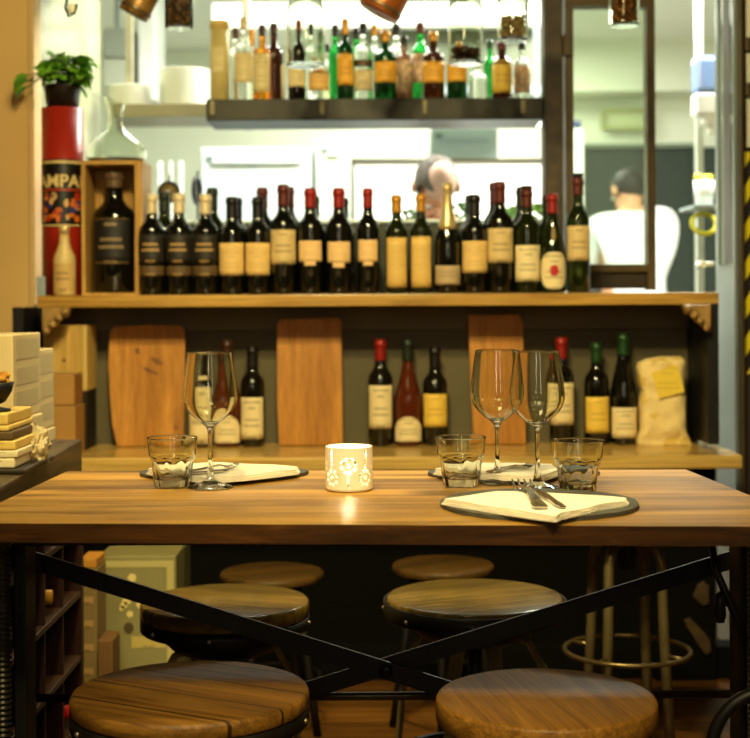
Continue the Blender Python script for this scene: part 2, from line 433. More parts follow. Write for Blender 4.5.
# the steel swing door, standing ajar: hinged on the dark jamb, free edge towards the kitchen
hx = P(738, 300, 4.0).x
A = Vector((hx, 4.0, 0)); B = P(719, 300, 4.26); B.z = 0
dv = (B - A); dl = dv.length; ang = atan2(dv.y, dv.x)
zt, zg0, zg1 = P(728, 10, 4.13).z, 1.16, P(728, 14, 4.13).z
d1 = BM()
fw = 0.035
box(d1, 0, dl, -0.009, 0.009, 0.03, 1.16)
box(d1, 0, fw*0.6, -0.009, 0.009, 1.16, 2.03); box(d1, dl-fw, dl, -0.009, 0.009, 1.16, 2.03)
box(d1, fw*0.6, dl-fw, -0.009, 0.009, 1.985, 2.03)
door = struct('door_1', d1, mat('door_steel', (122, 132, 126), 0.4, metal=0.4, var=0.06, vscale=6, stretch=(20, 20, 1)), None, A); door.rotation_euler = (0, 0, ang)
d2 = BM(); box(d2, fw*0.6, dl-fw, -0.003, 0.003, 1.16, 1.985); struct('door_pane', d2, paneglass('door_glass', (226, 236, 226), 0.7, 0.25), door)
d3 = BM(); zz = P(720, 264, 4.2).z - 0
tube(d3, [(dl-0.03, 0.021, zz), (dl-0.03, 0.055, zz)], 0.008); tube(d3, [(dl-0.05, 0.055, zz), (dl+0.035, 0.055, zz)], 0.0105, 12)
tube(d3, [(dl-0.03, -0.021, zz), (dl-0.03, -0.055, zz), (dl+0.02, -0.055, zz)], 0.0095, 12)
struct('door_handle', d3, m_white, door, label='white lever handle')
# hazard tape and small fittings on the wall beside it
m_tape = bpy.data.materials.new('hazard_tape'); m_tape.use_nodes = True
_n = m_tape.node_tree; _b = _n.nodes['Principled BSDF']; _b.inputs['Roughness'].default_value = 0.4
_tc = _n.nodes.new('ShaderNodeTexCoord'); _sp = _n.nodes.new('ShaderNodeSeparateXYZ'); _n.links.new(_tc.outputs['Object'], _sp.inputs[0])
_m1 = _n.nodes.new('ShaderNodeMath'); _m1.operation = 'MULTIPLY_ADD'; _m1.inputs[1].default_value = -1.6; _n.links.new(_sp.outputs['X'], _m1.inputs[0]); _n.links.new(_sp.outputs['Z'], _m1.inputs[2])
_m2 = _n.nodes.new('ShaderNodeMath'); _m2.operation = 'DIVIDE'; _m2.inputs[1].default_value = 0.108; _n.links.new(_m1.outputs[0], _m2.inputs[0])
_m3 = _n.nodes.new('ShaderNodeMath'); _m3.operation = 'FRACT'; _n.links.new(_m2.outputs[0], _m3.inputs[0])
_m4 = _n.nodes.new('ShaderNodeMath'); _m4.operation = 'GREATER_THAN'; _m4.inputs[1].default_value = 0.5; _n.links.new(_m3.outputs[0], _m4.inputs[0])
_mx = _n.nodes.new('ShaderNodeMix'); _mx.data_type = 'RGBA'; _mx.inputs[6].default_value = lin((26, 20, 12)); _mx.inputs[7].default_value = lin((226, 204, 20))
_n.links.new(_m4.outputs[0], _mx.inputs[0]); _n.links.new(_mx.outputs[2], _b.inputs['Base Color'])
p0 = P(746.5, 374, 3.998); p1 = P(746.5, 152, 3.998)
b = BM(); box(b, -0.010, 0.05, -0.0015, 0.0005, 0, p1.z - p0.z)
solo('wall_mounted_tape', b, m_tape, 'yellow and black striped hazard tape on the dark wall beside the steel door', 'tape', (p0.x, 3.9985, p0.z))
p0 = P(747.5, 148, 4.0)
b = BM(); box(b, -0.004, 0.07, -0.012, 0, 0, 0.5, 0.003)
t = thing('wall_conduit', 'pale trunking with dark clips on the wall above the striped tape', 'trunking', (p0.x, 3.9985, p0.z))
part('cover', b, mat('pale_trunking', (214, 214, 196), 0.5), t)
for py in (46, 91): 
    b = BM(); z = P(747, py, 4.0).z - p0.z; box(b, -0.012, 0.07, -0.03, -0.013, z-0.02, z+0.02, 0.004); part('clip', b, m_bronze, t)

# ------------------------------------------------------------------ the bar shelf and its counter
zs = P(375, 294, 3.85).z
ZS = zs
b = BM(); box(b, P(34, 300, 3.85).x + 0.008, P(719, 300, 3.85).x, 3.85, 4.16, zs-0.033, zs, 0.003)
solo('bar_shelf', b, m_shelf, 'long honey-coloured oak shelf carrying the main row of wine bottles', 'shelf')
zc = 0.645; ZC = zc
b = BM(); A = P(742, 457, 3.7)
prism(b, [(-0.94, 3.7), (A.x, 3.7), (0.97, 3.79), (0.955, 4.075), (-0.94, 4.075)], zc-0.036, zc, 'XY', 0.005)
solo('counter_top', b, m_shelf2 if 'm_shelf2' in globals() else wood('pale_oak_counter', (190, 150, 78), (220, 182, 104), 'X', 0.22, 0.3, 1.0, knots=0.2), 'pale polished oak counter running below the bottle shelf', 'counter')
# carved corbels under the shelf ends
def corbel(x, lab, flip):
    b = BM()
    pr = [(0, 0), (0, -0.075), (0.012, -0.072), (0.02, -0.055), (0.038, -0.048), (0.046, -0.03), (0.068, -0.024), (0.075, 0)]
    prism(b, [(p[0]*flip, p[1]) for p in pr], 0, 0.03, 'XZ', 0.003)
    for k in range(4):
        sphere(b, (flip*(0.012 + k*0.017), -0.004, -0.062 + k*0.017), 0.011, 10)
    solo('shelf_corbel', b, mat('worn_gilt', (150, 116, 62), 0.5, var=0.35, vscale=40), lab, 'corbel', (x, 3.80, zs-0.0335))
corbel(P(42, 310, 3.8).x, 'small worn gilt corbel under the shelf end below the red canister', 1)
corbel(P(711, 310, 3.8).x, 'small worn gilt corbel under the shelf end near the steel door', -1)
# low ledge behind the bottles, with a steel pass on top
zl = P(340, 221, 4.26).z
b = BM(); box(b, P(140, 250, 4.24).x, P(543, 250, 4.24).x, 4.2, 4.24, zs-0.03, zl-0.012)
struct('wall_pass', b, mat('pass_back', (44, 46, 34), 0.5, var=0.2, vscale=10))
b = BM(); box(b, P(138, 250, 4.24).x, P(543, 250, 4.24).x, 4.19, 4.75, zl-0.011, zl, 0.003)
solo('pass_counter', b, m_steel, 'steel kitchen pass right behind the upper wine bottles', 'counter')
# upper bottle shelf
zt2 = P(375, 98.2, 4.2).z; ZT = zt2
xa, xb = P(206, 100, 4.2).x, P(544, 100, 4.2).x - 0.002
t = thing('spirits_shelf', 'dark iron shelf holding the bright row of spirit bottles', 'shelf', (0, 0, 0))
b = BM(); box(b, xa, xb, 4.2, 4.42, zt2-0.066, zt2, 0.004); part('shelf_board', b, mat('dark_iron_shelf', (46, 44, 36), 0.5, metal=0.2, var=0.2, vscale=6, stretch=(1, 8, 8)), t)
for px in (212, 322, 425, 524):
    b = BM(); c = P(px, 108, 4.19).x; box(b, c-0.008, c+0.008, 4.19, 4.199, zt2-0.05, zt2-0.006, 0.003); part('clasp', b, mat('worn_clasp', (120, 112, 84), 0.45, metal=0.4, var=0.3), t)

# ================================================================== lights
def area(name, loc, rot, size, energy, col, sy=None, spread=None):
    l = bpy.data.lights.new(name, 'AREA'); l.energy = energy; l.color = col; l.size = size
    if sy: l.shape = 'RECTANGLE'; l.size_y = sy
    if spread: l.spread = radians(spread)
    o = bpy.data.objects.new(name, l); COL.objects.link(o); o.location = loc; o.rotation_euler = rot
    return o
def spot(name, loc, target, energy, col, angle, blend=0.6, size=0.05):
    l = bpy.data.lights.new(name, 'SPOT'); l.energy = energy; l.color = col; l.spot_size = radians(angle); l.spot_blend = blend; l.shadow_soft_size = size
    o = bpy.data.objects.new(name, l); COL.objects.link(o); o.location = loc
    o.rotation_euler = (Vector(target) - Vector(loc)).to_track_quat('-Z', 'Y').to_euler()
    return o
WARM = (1.0, 0.83, 0.38)
spot('ceiling_spot_table', (-0.35, 1.75, 2.5), (0.0, 2.3, 0.75), 112, WARM, 56, 0.7, 0.06)
spot('ceiling_spot_table', (0.55, 1.9, 2.5), (0.25, 2.3, 0.75), 62, WARM, 56, 0.7, 0.06)
spot('ceiling_spot_bar', (-0.25, 1.7, 2.5), (-0.1, 4.0, 1.25), 120, WARM, 80, 0.45, 0.05)
spot('ceiling_spot_room', (-0.35, 0.3, 2.5), (-0.25, 2.05, 0.45), 170, WARM, 34, 0.8, 0.12)
spot('ceiling_spot_room', (0.35, 0.3, 2.5), (0.25, 2.05, 0.45), 160, WARM, 34, 0.8, 0.12)
spot('fill_spot_counter', (-0.1, 1.3, 2.5), (0.0, 3.85, 0.75), 170, WARM, 48, 0.7, 0.06)  # extra spot added only to brighten the counter
spot('fill_spot_side', (-0.7, 1.5, 2.5), (-0.74, 2.75, 0.9), 75, WARM, 40, 0.7, 0.08)  # added fill for the cartons on the side cabinet
area('streak_light', (-0.35, -1.55, 1.75), (pi/2, 0, 0), 0.07, 9, (1.0, 0.88, 0.6), 1.3)  # unseen tall lights added for vertical streaks on bottles and glasses
area('streak_light', (0.9, -1.55, 1.75), (pi/2, 0, 0), 0.07, 6, (1.0, 0.88, 0.6), 1.3)
area('rim_fill_light', (0.0, 2.25, 2.05), (0, 0, 0), 0.22, 5, WARM)  # added area light that gives the glass rims highlights
area('dining_ceiling_lamp', (-0.3, 0.6, 2.55), (0, 0, 0), 0.6, 7, WARM)
spot('fill_spot_jars', (0.15, 1.6, 2.5), (0.0, 3.7, 1.75), 75, WARM, 85, 0.8, 0.08)  # warm fill added so the hanging jars are lit from the front
KCOL = (1.0, 1.0, 0.88)
area('kitchen_ceiling_lamp', (-0.35, 5.05, 2.55), (0, 0, 0), 0.9, 62, KCOL, 0.6)
area('kitchen_ceiling_lamp', (0.4, 7.5, 2.55), (0, 0, 0), 1.2, 62, KCOL, 0.6)
area('kitchen_ceiling_lamp', (1.25, 5.1, 2.55), (0, 0, 0), 0.6, 160, KCOL, 0.6)
w = bpy.data.worlds.new('World'); SC.world = w; w.use_nodes = True
w.node_tree.nodes['Background'].inputs[0].default_value = lin((120, 90, 50)); w.node_tree.nodes['Background'].inputs[1].default_value = 0.02

# ================================================================== camera
cam = bpy.data.cameras.new('camera'); co = bpy.data.objects.new('camera', cam); COL.objects.link(co)
co.location = (0, 0, EYE); co.rotation_euler = (pi/2, ROLL, 0)
cam.sensor_width = 36; cam.lens = F/750*36; cam.shift_y = -(369 - CY)/750
cam.dof.use_dof = True; cam.dof.focus_distance = 2.3; cam.dof.aperture_fstop = 4.6; cam.clip_start = 0.05
SC.camera = co
SC.view_settings.view_transform = 'Standard'; SC.view_settings.look = 'None'; SC.view_settings.gamma = 1; SC.view_settings.use_curve_mapping = False
SC.view_settings.exposure = 0.0
SC.cycles.use_denoising = True
SC.cycles.max_bounces = 10; SC.cycles.transparent_max_bounces = 16; SC.cycles.transmission_bounces = 10
SC.cycles.sample_clamp_indirect = 6
# ================================================================== the crank table
TZ = 0.75
def isect(p, q, r, s):
    d1, d2 = q - p, s - r
    k = ((r.x-p.x)*d2.y - (r.y-p.y)*d2.x)/(d1.x*d2.y - d1.y*d2.x)
    return p + d1*k
fA, fB = Z(0, 523.3, TZ), Z(750, 526.5, TZ)
rC, rD, rE, lG = Z(67, 471, TZ), Z(686.5, 469.4, TZ), Z(750, 495, TZ), Z(0, 502, TZ)
fr_, fl_ = isect(fA, fB, rD, rE), isect(fA, fB, rC, lG)
m_table = wood('oiled_table_planks', (106, 72, 22), (204, 154, 68), 'X', 0.4, 0.0, 0.8, plank=0.118, seam=0.012, off=0.42, knots=0.6, plankvar=0.42, bump=0.12, fine=0.72)
m_tedge = wood('shaded_table_edge', (40, 22, 8), (84, 50, 18), 'X', 0.4, 0.1, 0.8, knots=0.4)  # darker wood for the front face, its shade put into the colour
ctr = Vector((0, 2.24, 0))
ta = atan2(fB.y - fA.y, fB.x - fA.x)
table = thing('crank_table', 'long plank-topped wooden table on a black iron crank base, laid for dinner', 'table', ctr, 0)
b = BM()
# front edge slightly wavy, as sawn
pts = []
n = 24
for i in range(n + 1):
    p = fl_.lerp(fr_, i/n); pts.append((p.x, p.y - ctr.y + 0.0012*sin(i*1.9) + 0.0008*sin(i*4.3)))
pts += [(rD.x, rD.y - ctr.y), (rC.x, rC.y - ctr.y)]
prism(b, pts, TZ - 0.027, TZ, 'XY', 0.0018)
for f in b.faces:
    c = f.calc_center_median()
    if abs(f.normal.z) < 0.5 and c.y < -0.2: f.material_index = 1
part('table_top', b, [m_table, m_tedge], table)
b = BM()
box(b, -0.55, 0.55, -0.12, -0.07, TZ-0.06, TZ-0.0275, 0.002); box(b, -0.55, 0.55, 0.15, 0.2, TZ-0.06, TZ-0.0275, 0.002)
part('top_bearer', b, m_black, table)
for s, pa, pb, px in ((-1, 19, 31, 12), (1, 734.5, 742, 747)):
    x = P(px, 620, 2.24).x
    xa, xb = P(pa, 620, 2.24).x, P(pb, 620, 2.24).x; xi = (xa + xb)/2
    b = BM(); box(b, xa, xb, -0.035, 0.035, 0.10, TZ-0.0625, 0.003)
    box(b, xi-0.006, xi+0.006, -0.2, 0.2, TZ-0.062, TZ-0.028, 0.004)
    part('column', b, m_iron, table)
    b = BM(); xs = x
    prof = []
    z = 0.28
    while z < TZ-0.068:
        prof += [(0.0105, z), (0.0145, z+0.0025), (0.0145, z+0.0045), (0.0105, z+0.007)]; z += 0.0085
    lathe(b, [(0, 0.2799)] + prof + [(0, prof[-1][1]+0.0001)], 14, T(xs, -0.055, 0))
    part('screw_rack', b, mat('worn_iron', (52, 48, 40), 0.4, metal=0.6, var=0.2), table)
    b = BM(); box(b, xi-0.022, xi+0.022, -0.24, 0.24, 0.03, 0.11, 0.01)
    for yy in (-0.22, 0.22): box(b, xi-0.04, xi+0.04, yy-0.03, yy+0.03, 0, 0.04, 0.008)
    part('foot', b, m_iron, table)
yb = 0.135
pL0, pL1 = P(22, 557, 2.375), P(742, 781, 2.375)
pR0, pR1 = P(740, 557, 2.39), P(20, 779, 2.39)
for a_, c_ in ((pL0, pL1), (pR0, pR1)):
    b = BM(); tube(b, [a_ - ctr, c_ - ctr], 0, 4, flat=(0.030, 0.006)); part('brace', b, m_iron, table)
b = BM(); c = (pL0 + pL1)/2
M_ = P(386, 671, 2.37) - ctr
lathe(b, [(0, -0.006), (0.012, -0.006), (0.012, 0.004), (0, 0.004)], 12, T(M_) @ Rx(pi/2)); part('brace_bolt', b, m_iron, table)
b = BM(); tube(b, [P(20, 698, 2.42) - ctr, P(738, 694, 2.42) - ctr], 0.0075, 12); part('stretcher', b, mat('polished_iron', (60, 52, 40), 0.3, metal=0.8), table)
# crank lever and hand wheel on the end by the steel door
b = BM()
tube(b, [P(712, 545, 2.2) - ctr, P(716, 570, 2.19) - ctr, P(725, 592, 2.18) - ctr, P(737, 618, 2.18) - ctr, P(744, 640, 2.18) - ctr], [0.005, 0.006, 0.0065, 0.007, 0.007], 10)
part('crank_lever', b, m_iron, table)
b = BM(); q = P(720, 608, 2.17) - ctr
lathe(b, [(0, -0.024), (0.007, -0.022), (0.0095, -0.01), (0.0085, 0.008), (0.007, 0.022), (0, 0.026)], 14, T(q)); tube(b, [q + Vector((0, 0, 0.01)), P(733, 606, 2.18) - ctr], 0.004, 8)
part('crank_grip', b, m_iron, table)
b = BM(); q = P(768, 748, 2.1) - ctr
M_ = T(q) @ Rx(pi/2)
torus(b, 0.084, 0.010, 48, 10, M_)
for k in range(5):
    a = 2*pi*k/5 + 0.5
    tube(b, [M_ @ Vector((0.012*cos(a), 0.012*sin(a), 0)), M_ @ Vector((0.04*cos(a+0.15), 0.04*sin(a+0.15), 0)), M_ @ Vector((0.081*cos(a), 0.081*sin(a), 0))], 0.006, 8)
lathe(b, [(0, -0.012), (0.018, -0.012), (0.018, 0.012), (0, 0.012)], 16, M_)
part('hand_wheel', b, m_iron, table)

# ================================================================== place settings
m_glass = mat('clear_glass', (250, 252, 246), 0.0, trans=1.0, ior=1.47)
m_slate = mat('grey_slate', (64, 62, 52), 0.62, var=0.25, vscale=25, bump=0.5, bscale=50)
m_nap = mat('cream_napkin', (222, 212, 192), 0.85, var=0.03, vscale=40, bump=0.12, bscale=400)
m_cut = mat('cutlery_steel', (190, 186, 176), 0.18, metal=1.0)

def offset_in(prof, t):
    res = []
    for i, (r, z) in enumerate(prof):
        a, c = prof[max(0, i-1)], prof[min(len(prof)-1, i+1)]
        dr, dz = c[0]-a[0], c[1]-a[1]; l = sqrt(dr*dr + dz*dz) or 1
        res.append((r - t*dz/l, z + t*dr/l))
    return res
def wine_glass_mesh():
    b = BM()
    H = 0.225
    out = [(0.0365, 0.0006), (0.0375, 0.0016), (0.033, 0.004), (0.02, 0.0075), (0.009, 0.0125), (0.0055, 0.021), (0.0040, 0.045), (0.0038, 0.075), (0.0044, 0.092), (0.0075, 0.1005), (0.015, 0.1075), (0.027, 0.117), (0.038, 0.129), (0.0438, 0.141), (0.0452, 0.151), (0.0440, 0.168), (0.0405, 0.195), (0.0362, 0.2235)]
    base, bowl = out[:4], smooth_profile(out[4:], 5)
    out = base + bowl
    wall = offset_in([p for p in bowl if p[1] > 0.098], 0.0008)[::-1]
    inn = [(0.0359, 0.2243)] + [p for p in wall if p[1] > 0.1075] + [(0.007, 0.1062), (0.003, 0.1054), (0.0, 0.1052)]
    lathe(b, crease([(0, 0.0004), (0.034, 0.0004)] + out + inn, 0.0004), 56)
    return mesh('glass', b, m_glass)
def tumbler_mesh():
    b = BM()
    out = [(0.0285, 0.0012), (0.0300, 0.004), (0.0312, 0.012), (0.0345, 0.04), (0.0362, 0.047), (0.0385, 0.052), (0.0396, 0.060), (0.0408, 0.0712), (0.0420, 0.0820)]
    up_ = smooth_profile(out[3:], 5); out = out[:3] + up_
    inn = [(0.04145, 0.0829)] + offset_in([p for p in up_ if p[1] > 0.046], 0.0011)[::-1] + [(0.0333, 0.040), (0.0305, 0.028), (0.0275, 0.018), (0.024, 0.0135), (0, 0.0125)]
    def rf(r, z, a):
        if z < 0.047 and r > 0.0278 and z > 0.0011:
            k = min(1, (0.047 - z)/0.012)
            q = (a*10/(2*pi)) % 1.0
            face = cos(pi/10)/cos((q - 0.5)*2*pi/10)
            return r*(1 + 1.3*(face - 1)*k)
        return r
    lathe(b, crease([(0, 0.0035), (0.02, 0.003), (0.026, 0.0008)] + out + inn, 0.0005), 80, rfun=rf)
    return mesh('glass', b, m_glass)
me_w, me_t = wine_glass_mesh(), tumbler_mesh()
def stand(name, me, label, cat, loc, group, rz=0.0):
    o = link(name, me, None, (loc.x, loc.y, TZ + 0.0006), (0, 0, rz)); o['label'] = label; o['category'] = cat; o['group'] = group
    return o
g1 = 'empty wine glasses on the table'; g2 = 'faceted water tumblers on the table'
stand('wine_glass', me_w, 'empty wine glass standing alone beside the napkin nearest the cardboard boxes', 'wine glass', Z(210.5, 488, TZ), g1)
stand('wine_glass', me_w, 'empty wine glass of the overlapping pair, directly in front of the narrow cutting board', 'wine glass', Z(497.5, 483.3, TZ), g1)
stand('wine_glass', me_w, 'empty wine glass standing just behind the fork tips, next to the largest tumbler', 'wine glass', Z(537.5, 489.0, TZ), g1)
stand('water_tumbler', me_t, 'faceted empty tumbler beside the lone wine glass and the big knotty cutting board', 'tumbler', Z(172.5, 487.2, TZ), g2, 0.2)
stand('water_tumbler', me_t, 'faceted empty tumbler between the candle holder and the pair of wine glasses', 'tumbler', Z(461, 486.6, TZ), g2, 0.5)
stand('water_tumbler', me_t, 'faceted empty tumbler behind the tip of the front napkin, nearest the table end', 'tumbler', Z(578, 491.8, TZ), g2, 0.1)

def slate(loc, rx, ry, label, seed):
    rnd = random.Random(seed); b = BM(); pts = []
    n = 72; ph = [rnd.uniform(0, 6.28) for _ in range(6)]
    for i in range(n):
        a = 2*pi*i/n
        k = 1 + 0.006*sin(3*a + ph[0]) + 0.005*sin(7*a + ph[1]) + 0.004*sin(13*a + ph[2]) + 0.003*sin(23*a + ph[3])
        pts.append((rx*k*cos(a), ry*k*sin(a)))
    prism(b, pts, 0, 0.0065, 'XY', 0.0018)
    solo('slate_plate', b, m_slate, label, 'slate', (loc.x, loc.y, TZ + 0.0003), 0, 'round slate place mats')
cF = Z(539, 506, TZ); cL = Z(224, 475.2, TZ); cR = Z(513, 475.0, TZ)
slate(cF, 0.1475, 0.148, 'round grey slate under the front napkin at the table edge', 1)
slate(cL, 0.150, 0.082, 'grey slate behind the lone wine glass, under a napkin', 2)
slate(cR, 0.151, 0.082, 'grey slate behind the pair of wine glasses, under a napkin', 3)

def napkin(pix, label, lift=0.0012, layers=3, th=0.0032):
    base = TZ + 0.0072
    pts = [Z(px, py, base + 0.008) for (px, py) in pix]
    c = sum((p for p in pts), Vector())/len(pts)
    me_b = BM()
    for L_ in range(layers):
        k = 1.0 - 0.018*L_
        poly = []
        for i, p in enumerate(pts):
            q = c + (p - c)*k; nx = c + (pts[(i+1) % len(pts)] - c)*k
            for s in range(6):
                w_ = q.lerp(nx, s/6)
                poly.append((w_.x - c.x + 0.0006*sin(5*s + L_*2 + i), w_.y - c.y + 0.0006*cos(4*s + i*3 + L_)))
        prism(me_b, poly, L_*th, (L_+1)*th - 0.0004, 'XY', 0.0011)
    # gentle sag of the folded cloth
    for v in me_b.verts:
        v.co.z += 0.0012*sin(v.co.x*38)*sin(v.co.y*45 + 1)*(v.co.z/0.01)
    return solo('napkin', me_b, m_nap, label, 'napkin', (c.x, c.y, base), 0, 'folded cream napkins')
napkin([(441, 499.5), (470, 494.5), (497, 491.5), (560, 493), (629, 498.0), (628, 501), (600, 505), (590, 508), (563, 513.5), (556, 517), (500, 509)], 'cream cloth napkin folded to points on the slate at the table edge')
napkin([(146, 470.2), (180, 466), (215, 463.4), (260, 464.5), (300, 467.4), (299, 470), (250, 476), (208, 479), (172, 474.8)], 'cream cloth napkin folded behind the lone wine glass', th=0.0036)
napkin([(433, 470.3), (470, 465), (515, 463.2), (553, 465), (560, 471), (540, 478), (505, 476), (470, 474.2)], 'cream cloth napkin folded behind the pair of wine glasses', th=0.0036)

def fork_part(bm, L=0.19):
    # along +x : handle end at 0, tines at L
    secs = [(0, 0.0065, 0.0), (0.01, 0.0085, 0.0), (0.05, 0.006, 0.001), (0.10, 0.0035, 0.005), (0.125, 0.0035, 0.006), (0.138, 0.010, 0.0045), (0.15, 0.0125, 0.002)]
    th = 0.0013; R_ = []
    for (x, w_, z) in secs:
        R_.append([bm.verts.new((x, s*w_, z + h)) for s, h in ((-1, 0), (1, 0), (1, 2*th), (-1, 2*th))])
    for i in range(len(R_)-1):
        for k in range(4): bm.faces.new((R_[i][k], R_[i][(k+1) % 4], R_[i+1][(k+1) % 4], R_[i+1][k]))
    bm.faces.new(R_[0][::-1]); bm.faces.new(R_[-1])
    for k in range(4):
        y = -0.0105 + 0.007*k
        tube(bm, [(0.149, y, 0.003), (0.165, y, 0.0025), (0.18, y, 0.005), (L, y, 0.0085)], [0.0021, 0.0019, 0.0017, 0.0009], 6)
def knife_part(bm, L=0.21):
    poly = [(0, -0.006), (0.0, 0.005), (0.03, 0.0075), (0.09, 0.006), (0.105, 0.0075), (0.15, 0.009), (0.19, 0.006), (L, -0.004), (L-0.02, -0.0085), (0.15, -0.0095), (0.11, -0.0085), (0.09, -0.0065), (0.03, -0.0065)]
    prism(bm, poly, 0, 0.0028, 'XY', 0.0008)
def lay(name, fn, tail, tip, label, cat, group, zb, L):
    b = BM(); fn(b)
    a, c = Z(*tail, zb), Z(*tip, zb)
    d = c - a; s = d.length/L
    bmesh.ops.scale(b, vec=(s, max(s, 0.8), 1.0), verts=b.verts)
    solo(name, b, m_cut, label, cat, (a.x, a.y, zb), atan2(d.y, d.x), group)
zn = TZ + 0.0072 + 0.0098 + 0.0012
lay('fork', fork_part, (541, 508.5), (521, 484.5), 'steel fork with upturned tines lying on the front napkin', 'fork', 'forks on the napkins', zn, 0.19)
lay('knife', knife_part, (563, 508.0), (536, 491.0), 'steel table knife beside the fork on the front napkin', 'knife', 'knives on the napkins', zn, 0.21)
zn2 = TZ + 0.0072 + 0.011 + 0.0012
lay('fork', fork_part, (188, 471.5), (237, 468.0), 'steel fork on the napkin behind the lone wine glass', 'fork', 'forks on the napkins', zn2, 0.19)
lay('knife', knife_part, (192, 474), (228, 471.2), 'steel knife on the napkin behind the lone wine glass', 'knife', 'knives on the napkins', zn2, 0.21)
lay('fork', fork_part, (488, 472.5), (531, 468.0), 'steel fork on the napkin behind the pair of wine glasses', 'fork', 'forks on the napkins', zn2, 0.19)
lay('knife', knife_part, (495, 470), (526, 466.0), 'steel knife on the napkin behind the pair of wine glasses', 'knife', 'knives on the napkins', zn2, 0.21)

# ------------------------------------------------------------------ pierced candle holder
cc = Z(349, 490, TZ); CR, CH = 0.0385, 0.0715
m_porc = mat('white_porcelain', (236, 226, 208), 0.35)
_N = m_porc.node_tree; _b = _N.nodes['Principled BSDF']; _t = _N.nodes.new('ShaderNodeBsdfTranslucent'); _t.inputs[0].default_value = lin((250, 226, 184))
_m = _N.nodes.new('ShaderNodeMixShader'); _m.inputs[0].default_value = 0.13
_N.links.new(_b.outputs[0], _m.inputs[1]); _N.links.new(_t.outputs[0], _m.inputs[2]); _N.links.new(_m.outputs[0], _N.nodes['Material Output'].inputs[0])
b = BM()
NA, NZ = 264, 78
holes = []
def dot(a, z, r): holes.append((a, z, r))
for k in range(8):
    a0 = k*pi/4
    up = (k % 2 == 0)
    fz = 0.043 if up else 0.0235
    rr = 0.0112
    dot(a0*CR, fz, 0.0036)
    for j in range(8):
        q = 2*pi*j/8 + 0.3
        dot(a0*CR + rr*cos(q), fz + rr*sin(q), 0.0034)
    for j in range(6 if not up else 4):
        z = (fz - rr - 0.0050 - 0.0052*j) if up else (fz + rr + 0.0050 + 0.0052*j)
        dot(a0*CR, z, 0.0025)
per = 2*pi*CR
def hole(a, z):
    for (x, hz, r) in holes:
        dx = (a*CR - x + per/2) % per - per/2
        if dx*dx + (z - hz)**2 < r*r: return True
    return False
ring = [[b.verts.new((CR*cos(a), CR*sin(a), z)) for a in [2*pi*i/NA - pi/2 for i in range(NA)]] for z in [0.0035 + (CH-0.0035)*k/NZ for k in range(NZ+1)]]
for k in range(NZ):
    for i in range(NA):
        a = 2*pi*(i+0.5)/NA; z = 0.0035 + (CH-0.0035)*(k+0.5)/NZ
        if hole(a, z): continue
        f = b.faces.new((ring[k][i], ring[k][(i+1) % NA], ring[k+1][(i+1) % NA], ring[k+1][i])); f.smooth = True
for v in [v for v in b.verts if not v.link_faces]: b.verts.remove(v)
holder = thing('candle_holder', 'white pierced porcelain candle holder with glowing daisy holes in the middle of the table', 'candle holder', (cc.x, cc.y, TZ + 0.0004))
o = part('shell', b, m_porc, holder)
md = o.modifiers.new('wall', 'SOLIDIFY'); md.thickness = 0.0022; md.offset = -1
b = BM(); lathe(b, [(0, 0), (0.034, 0), (0.0375, 0.0015), (0.0380, 0.0036), (0, 0.0036)], 40); part('base', b, m_porc, holder)
tl = thing('tealight', 'small lit tealight burning inside the pierced candle holder', 'candle', (cc.x, cc.y, TZ + 0.0046))
b = BM(); lathe(b, [(0, 0), (0.0185, 0), (0.019, 0.001), (0.019, 0.014), (0.0182, 0.014), (0.0182, 0.002), (0, 0.002)], 28); part('cup', b, mat('tealight_cup', (200, 196, 186), 0.3, metal=0.9), tl)
b = BM(); lathe(b, [(0, 0.0025), (0.018, 0.0025), (0.018, 0.0125), (0, 0.0118)], 28); part('wax', b, mat('wax', (240, 226, 190), 0.5, sss=0.5), tl)
b = BM(); lathe(b, [(0, 0.018), (0.0028, 0.021), (0.0036, 0.026), (0.0022, 0.034), (0, 0.042)], 12); part('flame', b, mat('flame', (255, 210, 120), 0.5, emit=(255, 196, 96), estr=70), tl)
b = BM(); tube(b, [(0, 0, 0.0121), (0, 0, 0.0195)], 0.0006, 6); part('wick', b, m_black, tl)
pl = bpy.data.lights.new('tealight_flame', 'POINT'); pl.energy = 0.3; pl.color = (1, 0.85, 0.6); pl.shadow_soft_size = 0.004
po = bpy.data.objects.new('tealight_flame', pl); COL.objects.link(po); po.location = (cc.x, cc.y, TZ + 0.055)

